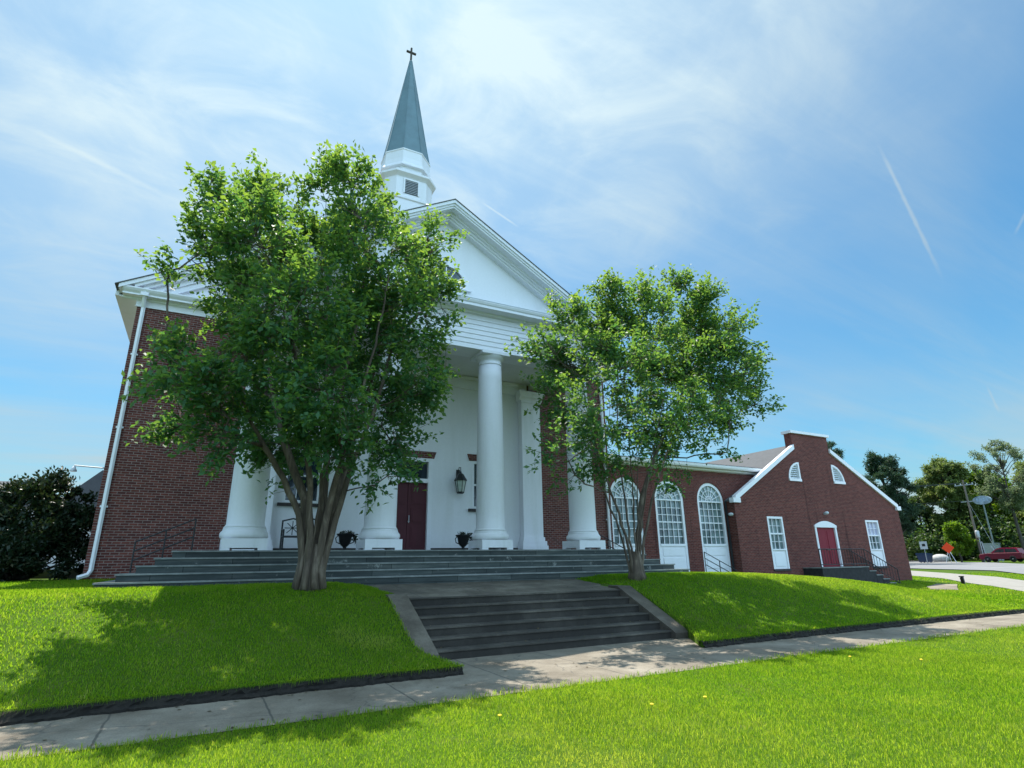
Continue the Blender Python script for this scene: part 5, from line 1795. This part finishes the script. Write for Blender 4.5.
MB().box(ux - .6, ux + .6, uy - .9, uy + .9, uz, uz + 2.5).build('body', 'galvanised', t)
MB().box(ux - .66, ux + .66, uy - .96, uy + .96, uz + 2.5, uz + 2.6).build('lid', 'galvanised', t)
# small black marker in the near grass
mx_, my_ = 34.3, 16.15
mz = gz(mx_, my_)
t = thing('marker_post', (mx_, my_, mz), 'small black marker standing in the grass beside the driveway', 'marker')
MB().prism([(my_ - .07, mz - .05), (my_ + .07, mz - .05), (my_ + .10, mz + .34), (my_ - .04, mz + .38)], 'x', mx_ - .05, mx_ + .05).build('post', 'black_iron', t)
MB().box(mx_ - .06, mx_ + .06, my_ - .06, my_ + .13, mz + .36, mz + .41).build('cap', 'black_iron', t)

# ------------------------------------------------------------------ dark red car
kx, ky = 97.4, 40.3
kz = gz(kx, ky) + .05
t = thing('parked_car', (kx, ky, kz), 'dark red sport utility car standing at the roadside across the street', 'car')
side = [(2.28, .42), (2.30, .70), (2.18, .93), (1.20, 1.05), (.95, 1.08), (.25, 1.55), (-.2, 1.66), (-1.4, 1.66), (-1.95, 1.55), (-2.22, 1.08), (-2.30, .95), (-2.30, .48), (-2.15, .36), (2.1, .32)]
lower = [(2.28, .42), (2.30, .70), (2.18, .93), (1.20, 1.05), (-2.22, 1.08), (-2.30, .95), (-2.30, .48), (-2.15, .36), (2.1, .32)]
def carloops(outline, ws, zr_=1.0):
    return [[(kx + w, ky + p[0] * s_, kz + (p[1] - .7) * s2 + .7) for p in outline] for w, s_, s2 in ws]
m = MB()
m.stack(carloops(lower, [(-.93, .955, .90), (-.91, .985, .97), (-.80, 1, 1), (.80, 1, 1), (.91, .985, .97), (.93, .955, .90)]))
roof_ = [(.95, 1.06), (.25, 1.54), (-.2, 1.66), (-1.4, 1.66), (-1.95, 1.55), (-2.2, 1.06)]
m.stack([[(kx + w * (1 - .22 * max(0, p[1] - 1.06) / .6), ky + p[0], kz + p[1]) for p in roof_] for w in (-.86, -.5, .5, .86)])
m.build('body', 'car_paint', t, smooth=False)
m = MB()
for s_ in (-1, 1):
    for a, b, c, d in (((.62, 1.13), (.20, 1.47), (-.55, 1.52), (-.55, 1.13)), ((-.65, 1.13), (-.65, 1.52), (-1.75, 1.48), (-1.95, 1.13))):
        v = []
        for off in (.0, .015):
            for p in (a, b, c, d):
                w = .86 * (1 - .22 * (p[1] - 1.06) / .6) + off
                v.append((kx + s_ * w, ky + p[0], kz + p[1]))
        m.add(v, [(0, 1, 2, 3), (7, 6, 5, 4), (0, 4, 5, 1), (1, 5, 6, 2), (2, 6, 7, 3), (3, 7, 4, 0)])
m.add([(kx - .72, ky + .97, kz + 1.10), (kx + .72, ky + .97, kz + 1.10), (kx + .60, ky + .33, kz + 1.535), (kx - .60, ky + .33, kz + 1.535)], [(0, 1, 2, 3)])
m.build('window', 'car_glass', t)
for sy in (1.36, -1.36):
    for sx in (-.86, .86):
        wr = []
        for r_, dx in ((.22, -.115), (.34, -.11), (.36, -.07), (.36, .07), (.34, .11), (.22, .115)):
            wr.append([(kx + sx + dx, ky + sy + r_ * math.cos(2 * math.pi * k / 24), kz + .36 + r_ * math.sin(2 * math.pi * k / 24)) for k in range(24)])
        wh = MB().stack(wr).build('wheel', 'tyre', t, smooth=False)
        rm = MB()
        o = -.125 if sx < 0 else .125
        for k in range(5):
            a = 72 * k
            c_, s2 = math.cos(R(a)), math.sin(R(a))
            rm.add([(kx + sx + o, ky + sy + .04 * -s2, kz + .36 + .04 * c_), (kx + sx + o, ky + sy - .04 * -s2, kz + .36 - .04 * c_), (kx + sx + o, ky + sy + .22 * c_ - .05 * s2, kz + .36 + .22 * s2 + .05 * c_), (kx + sx + o, ky + sy + .22 * c_ + .05 * s2, kz + .36 + .22 * s2 - .05 * c_)], [(0, 1, 3, 2), (2, 3, 1, 0)])
        rm.ball((kx + sx + o, ky + sy, kz + .36), (.02, .07, .07), 6)
        rm.build('rim', 'rim', wh)
for s_ in (-1, 1):
    MB().box(kx + s_ * .62 - .2, kx + s_ * .62 + .2, ky + 2.12, ky + 2.27, kz + .72, kz + .88).build('headlight', 'lamp_lens', t)
    MB().box(kx + s_ * .72 - .12, kx + s_ * .72 + .12, ky - 2.30, ky - 2.2, kz + .85, kz + 1.05).build('taillight', 'red_door', t)
    MB().ball((kx + s_ * 1.0, ky + .72, kz + 1.1), (.10, .06, .07), 7).build('mirror', 'car_paint', t)

CAR = [o for o in bpy.data.objects if o.name == 'parked_car'][0]
CAR.scale = (1.06, 1.06, 1.14)

# ------------------------------------------------------------------ grass blades
def wave(x, y, s, seed):
    r = np.random.default_rng(seed)
    out = 0
    for k in range(6):
        a = r.uniform(0, 2 * math.pi)
        f = s * r.uniform(.6, 2.2)
        out = out + np.sin((x * math.cos(a) + y * math.sin(a)) * f + r.uniform(0, 6.28))
    return out / 6 * 1.5


def blades(pts, hgt, wid, tintbase, hang=0.0):
    x, y = pts[:, 0], pts[:, 1]
    n = len(x)
    z = smoothH(x, y)
    patch = wave(x, y, 1.3, 3) * .5 + wave(x, y, 4.5, 4) * .5
    ht = hgt * rng.uniform(.5, 1.35, n) * (1 + .35 * patch)
    a = rng.uniform(0, 2 * math.pi, n)
    ln = np.abs(rng.normal(0, .45, n)) + .08
    d = np.stack([np.cos(a), np.sin(a) - hang, np.zeros(n)], 1)
    b2 = rng.uniform(0, 2 * math.pi, n)
    s = np.stack([np.cos(b2), np.sin(b2), np.zeros(n)], 1) * (wid * rng.uniform(.7, 1.4, n) / 2)[:, None]
    base = np.stack([x, y - (.05 if hang else 0), z - .006], 1)
    mid = base + d * (ht * ln * .35)[:, None] + np.array([0, 0, 1.0]) * (ht * .6)[:, None]
    tip = base + d * (ht * ln)[:, None] + np.array([0, 0, 1.0]) * (ht * (1 - .25 * ln))[:, None]
    if hang:
        # the fringe hangs over the cut edge
        drop = rng.uniform(-.15, .9, n)
        mid = base + np.stack([d[:, 0] * .012, -rng.uniform(.015, .045, n), .35 * ht * (1 - drop)], 1)
        tip = mid + np.stack([d[:, 0] * .02, -rng.uniform(.005, .03, n), -ht * drop * .75], 1)
    V = np.stack([base - s, base + s, mid + s * .8, mid - s * .8, tip], 1).reshape(-1, 3)
    i = np.arange(n)[:, None] * 5
    F = np.concatenate([i + np.array([[0, 1, 2]]), i + np.array([[0, 2, 3]]), i + np.array([[3, 2, 4]])], 0)
    big = wave(x, y, .55, 11)
    worn = np.clip(wave(x, y, 2.1, 12) * .7 + wave(x, y, .8, 13) * .6 - .62, 0, 1)      # thin, dry patches
    dry = np.clip(.36 + .17 * patch + .22 * big + .80 * worn + rng.normal(0, .13, n) + tintbase + (rng.uniform(0, 1, n) < .05) * .5, 0, 1)
    ht = ht * (1 - .45 * worn) * (1 + .12 * big)
    T = np.repeat(dry, 5)
    return V, F, T


def scatter(x0, x1, y0, y1, dens):
    n = int((x1 - x0) * (y1 - y0) * dens)
    return np.stack([rng.uniform(x0, x1, n), rng.uniform(y0, y1, n)], 1)


def vis(p, margin=60):
    """keep what the photograph could show, with a wide margin for other viewpoints"""
    v = np.column_stack([p, smoothH(p[:, 0], p[:, 1])]) - np.array(EYE)
    dp = v @ np.array(cf)
    px_ = 512 + 565 * (v @ np.array(cr)) / np.maximum(dp, .1)
    py_ = 384 - 565 * (v @ np.array(cu)) / np.maximum(dp, .1)
    return p[(dp > .5) & (px_ > -260) & (px_ < 1190) & (py_ < 900)]


parts = []
def edge_jitter(p):
    return p
fr_ = np.vstack([scatter(-4, 12, 2.6, 7.26, 4200), scatter(12, 24, 2.6, 7.26, 1900), scatter(24, 48, 2.6, 7.2, 300)])
jag = 7.19 + .05 * wave(fr_[:, 0], fr_[:, 0] * .3, 5, 5) + .04 * wave(fr_[:, 0], fr_[:, 0] * .3, 22, 6)
fr_ = fr_[fr_[:, 1] < jag]
parts.append(blades(vis(fr_), .046, .0044, .04))
ov = scatter(-6, 26, 7.16, 7.27, 900)
parts.append(blades(vis(ov), .075, .007, .05))
bk = np.vstack([scatter(-9, 3.78, 8.82, 14.2, 1800), scatter(8.7, 21.6, 8.82, 14.2, 1500), scatter(3.4, 9.7, 11.95, 14.2, 1000), scatter(-9, -1.8, 14.2, 19, 800), scatter(13.9, 22, 14.2, 19.3, 650)])
e_ = np.maximum(3.55 - bk[:, 0], bk[:, 0] - 9.5)
bk = bk[(e_ > -.06 + .05 * wave(bk[:, 0], bk[:, 1], 8, 8)) | (bk[:, 1] < 11.8)]
lim_l = 3.46 + .30 * np.clip(1 - (bk[:, 1] - 8.8) / 1.3, 0, 1)
lim_r = 9.60 - .92 * np.clip(1 - (bk[:, 1] - 8.8) / 1.3, 0, 1)
bk = bk[(bk[:, 0] < lim_l) | (bk[:, 0] > lim_r) | (bk[:, 1] > 11.95)]
bk = bk[~((bk[:, 0] > 14.6) & (bk[:, 1] > 19.3))]
parts.append(blades(vis(bk), .052, .0085, -.04))
eg = np.vstack([scatter(-9, 3.75, 8.802, 8.86, 5600), scatter(8.74, 21.6, 8.802, 8.86, 4600)])
parts.append(blades(vis(eg), .10, .008, -.06, 1.9))
rt = np.vstack([scatter(21.6, 34, 8.82, 18.6, 320), scatter(34, 52, 7.3, 24, 110)])
def in_poly(p, poly):
    c = np.zeros(len(p), bool)
    n = len(poly)
    for i in range(n):
        (x1, y1), (x2, y2) = poly[i], poly[(i + 1) % n]
        q = ((y1 > p[:, 1]) != (y2 > p[:, 1])) & (p[:, 0] < (x2 - x1) * (p[:, 1] - y1) / (y2 - y1 + 1e-9) + x1)
        c ^= q
    return c
for poly in ([(60, 36), (43.4, 23.5), (33, 14.3), (30.6, 12.3), (27.5, 8.9), (34, 8.9), (40, 15.9), (44.2, 19), (56.4, 30.4), (80, 50)],
             [(90, 60), (63.5, 34.2), (57.9, 24.9), (48.9, 19.3), (38, 9), (66, 9), (84, 33), (110, 60)],
             [(33.5, 17.0), (30.6, 16.0), (28.8, 14.9), (29.4, 14.1), (31.2, 15.0), (33.8, 16.2)], [(25.7, 17.7), (32, 17.7), (32, 19), (25.7, 19)]):
    rt = rt[~in_poly(rt, poly)]
parts.append(blades(vis(rt), .065, .018, .0))
V = np.vstack([p[0] for p in parts])
off, Fs = 0, []
for p in parts:
    Fs.append(p[1] + off)
    off += len(p[0])
tag(np_mesh('grass', V, np.vstack(Fs), 'grass_blade', np.concatenate([p[2] for p in parts])), kind='stuff')
print('blades', len(V) // 5)

# dandelions in the near verge
for k, (x, y, lab) in enumerate(DANDELIONS := [
        (2.95, 5.95, 'yellow dandelion in the shaded grass at the left of the near verge'),
        (9.4, 6.3, 'yellow dandelion near the pavement edge right of the tree shadow'),
        (5.35, 5.45, 'yellow dandelion in the middle of the sunlit near verge'),
        (4.6, 5.5, 'yellow dandelion left of the middle of the near verge'),
        (10.0, 5.55, 'yellow dandelion toward the right of the near verge')]):
    z = hz(x, y)
    t = thing('dandelion', (x, y, z), lab, 'flower', 'dandelions in the verge')
    MB().tube([(x, y, z), (x + .01, y, z + .045), (x + .012, y - .01, z + .085)], .0025, 5).build('stem', 'planter_leaf', t)
    MB().ring([(.004, z + .080), (.016, z + .088), (.022, z + .098), (.016, z + .104), (.004, z + .106)], x + .012, y - .01, 12).build('flower_head', 'dandelion_yellow', t)

# fallen leaves blown onto the walk and the steps
C = []
for k in range(210):
    x, y = rng.uniform(-4, 18), rng.choice([rng.uniform(8.5, 8.74), rng.uniform(7.3, 8.74), rng.uniform(7.22, 7.35)])
    C.append((x, y, hz(x, 8.0) + .008))
for k in range(90):
    q = int(rng.integers(0, 5))
    C.append((rng.uniform(STX0 + .1, STX1 - .1), 10.16 + .336 * q + rng.uniform(.12, .32), .158 * (q + 1) + .006))
for k in range(70):
    x, y = rng.uniform(3.7, 9.3), rng.uniform(12.0, 14.1)
    C.append((x, y, .951 + (y - 11.92) * .088 + .006))
V, F, T = leaf_cards(np.array(C), 0, 1, .055, .032, 1.0)
V[:, 2] = np.repeat(np.array(C)[:, 2], 4) + np.abs(rng.normal(0, .006, len(V)))
leaf_mat('dry_leaf', ((0.05, 0.035, 0.018), (0.11, 0.08, 0.035), (0.16, 0.15, 0.04)), ((0.1, 0.07, 0.02), (0.2, 0.18, 0.04)), 0.2)
tag(np_mesh('fallen_leaves', V, F, 'dry_leaf', T), kind='stuff')
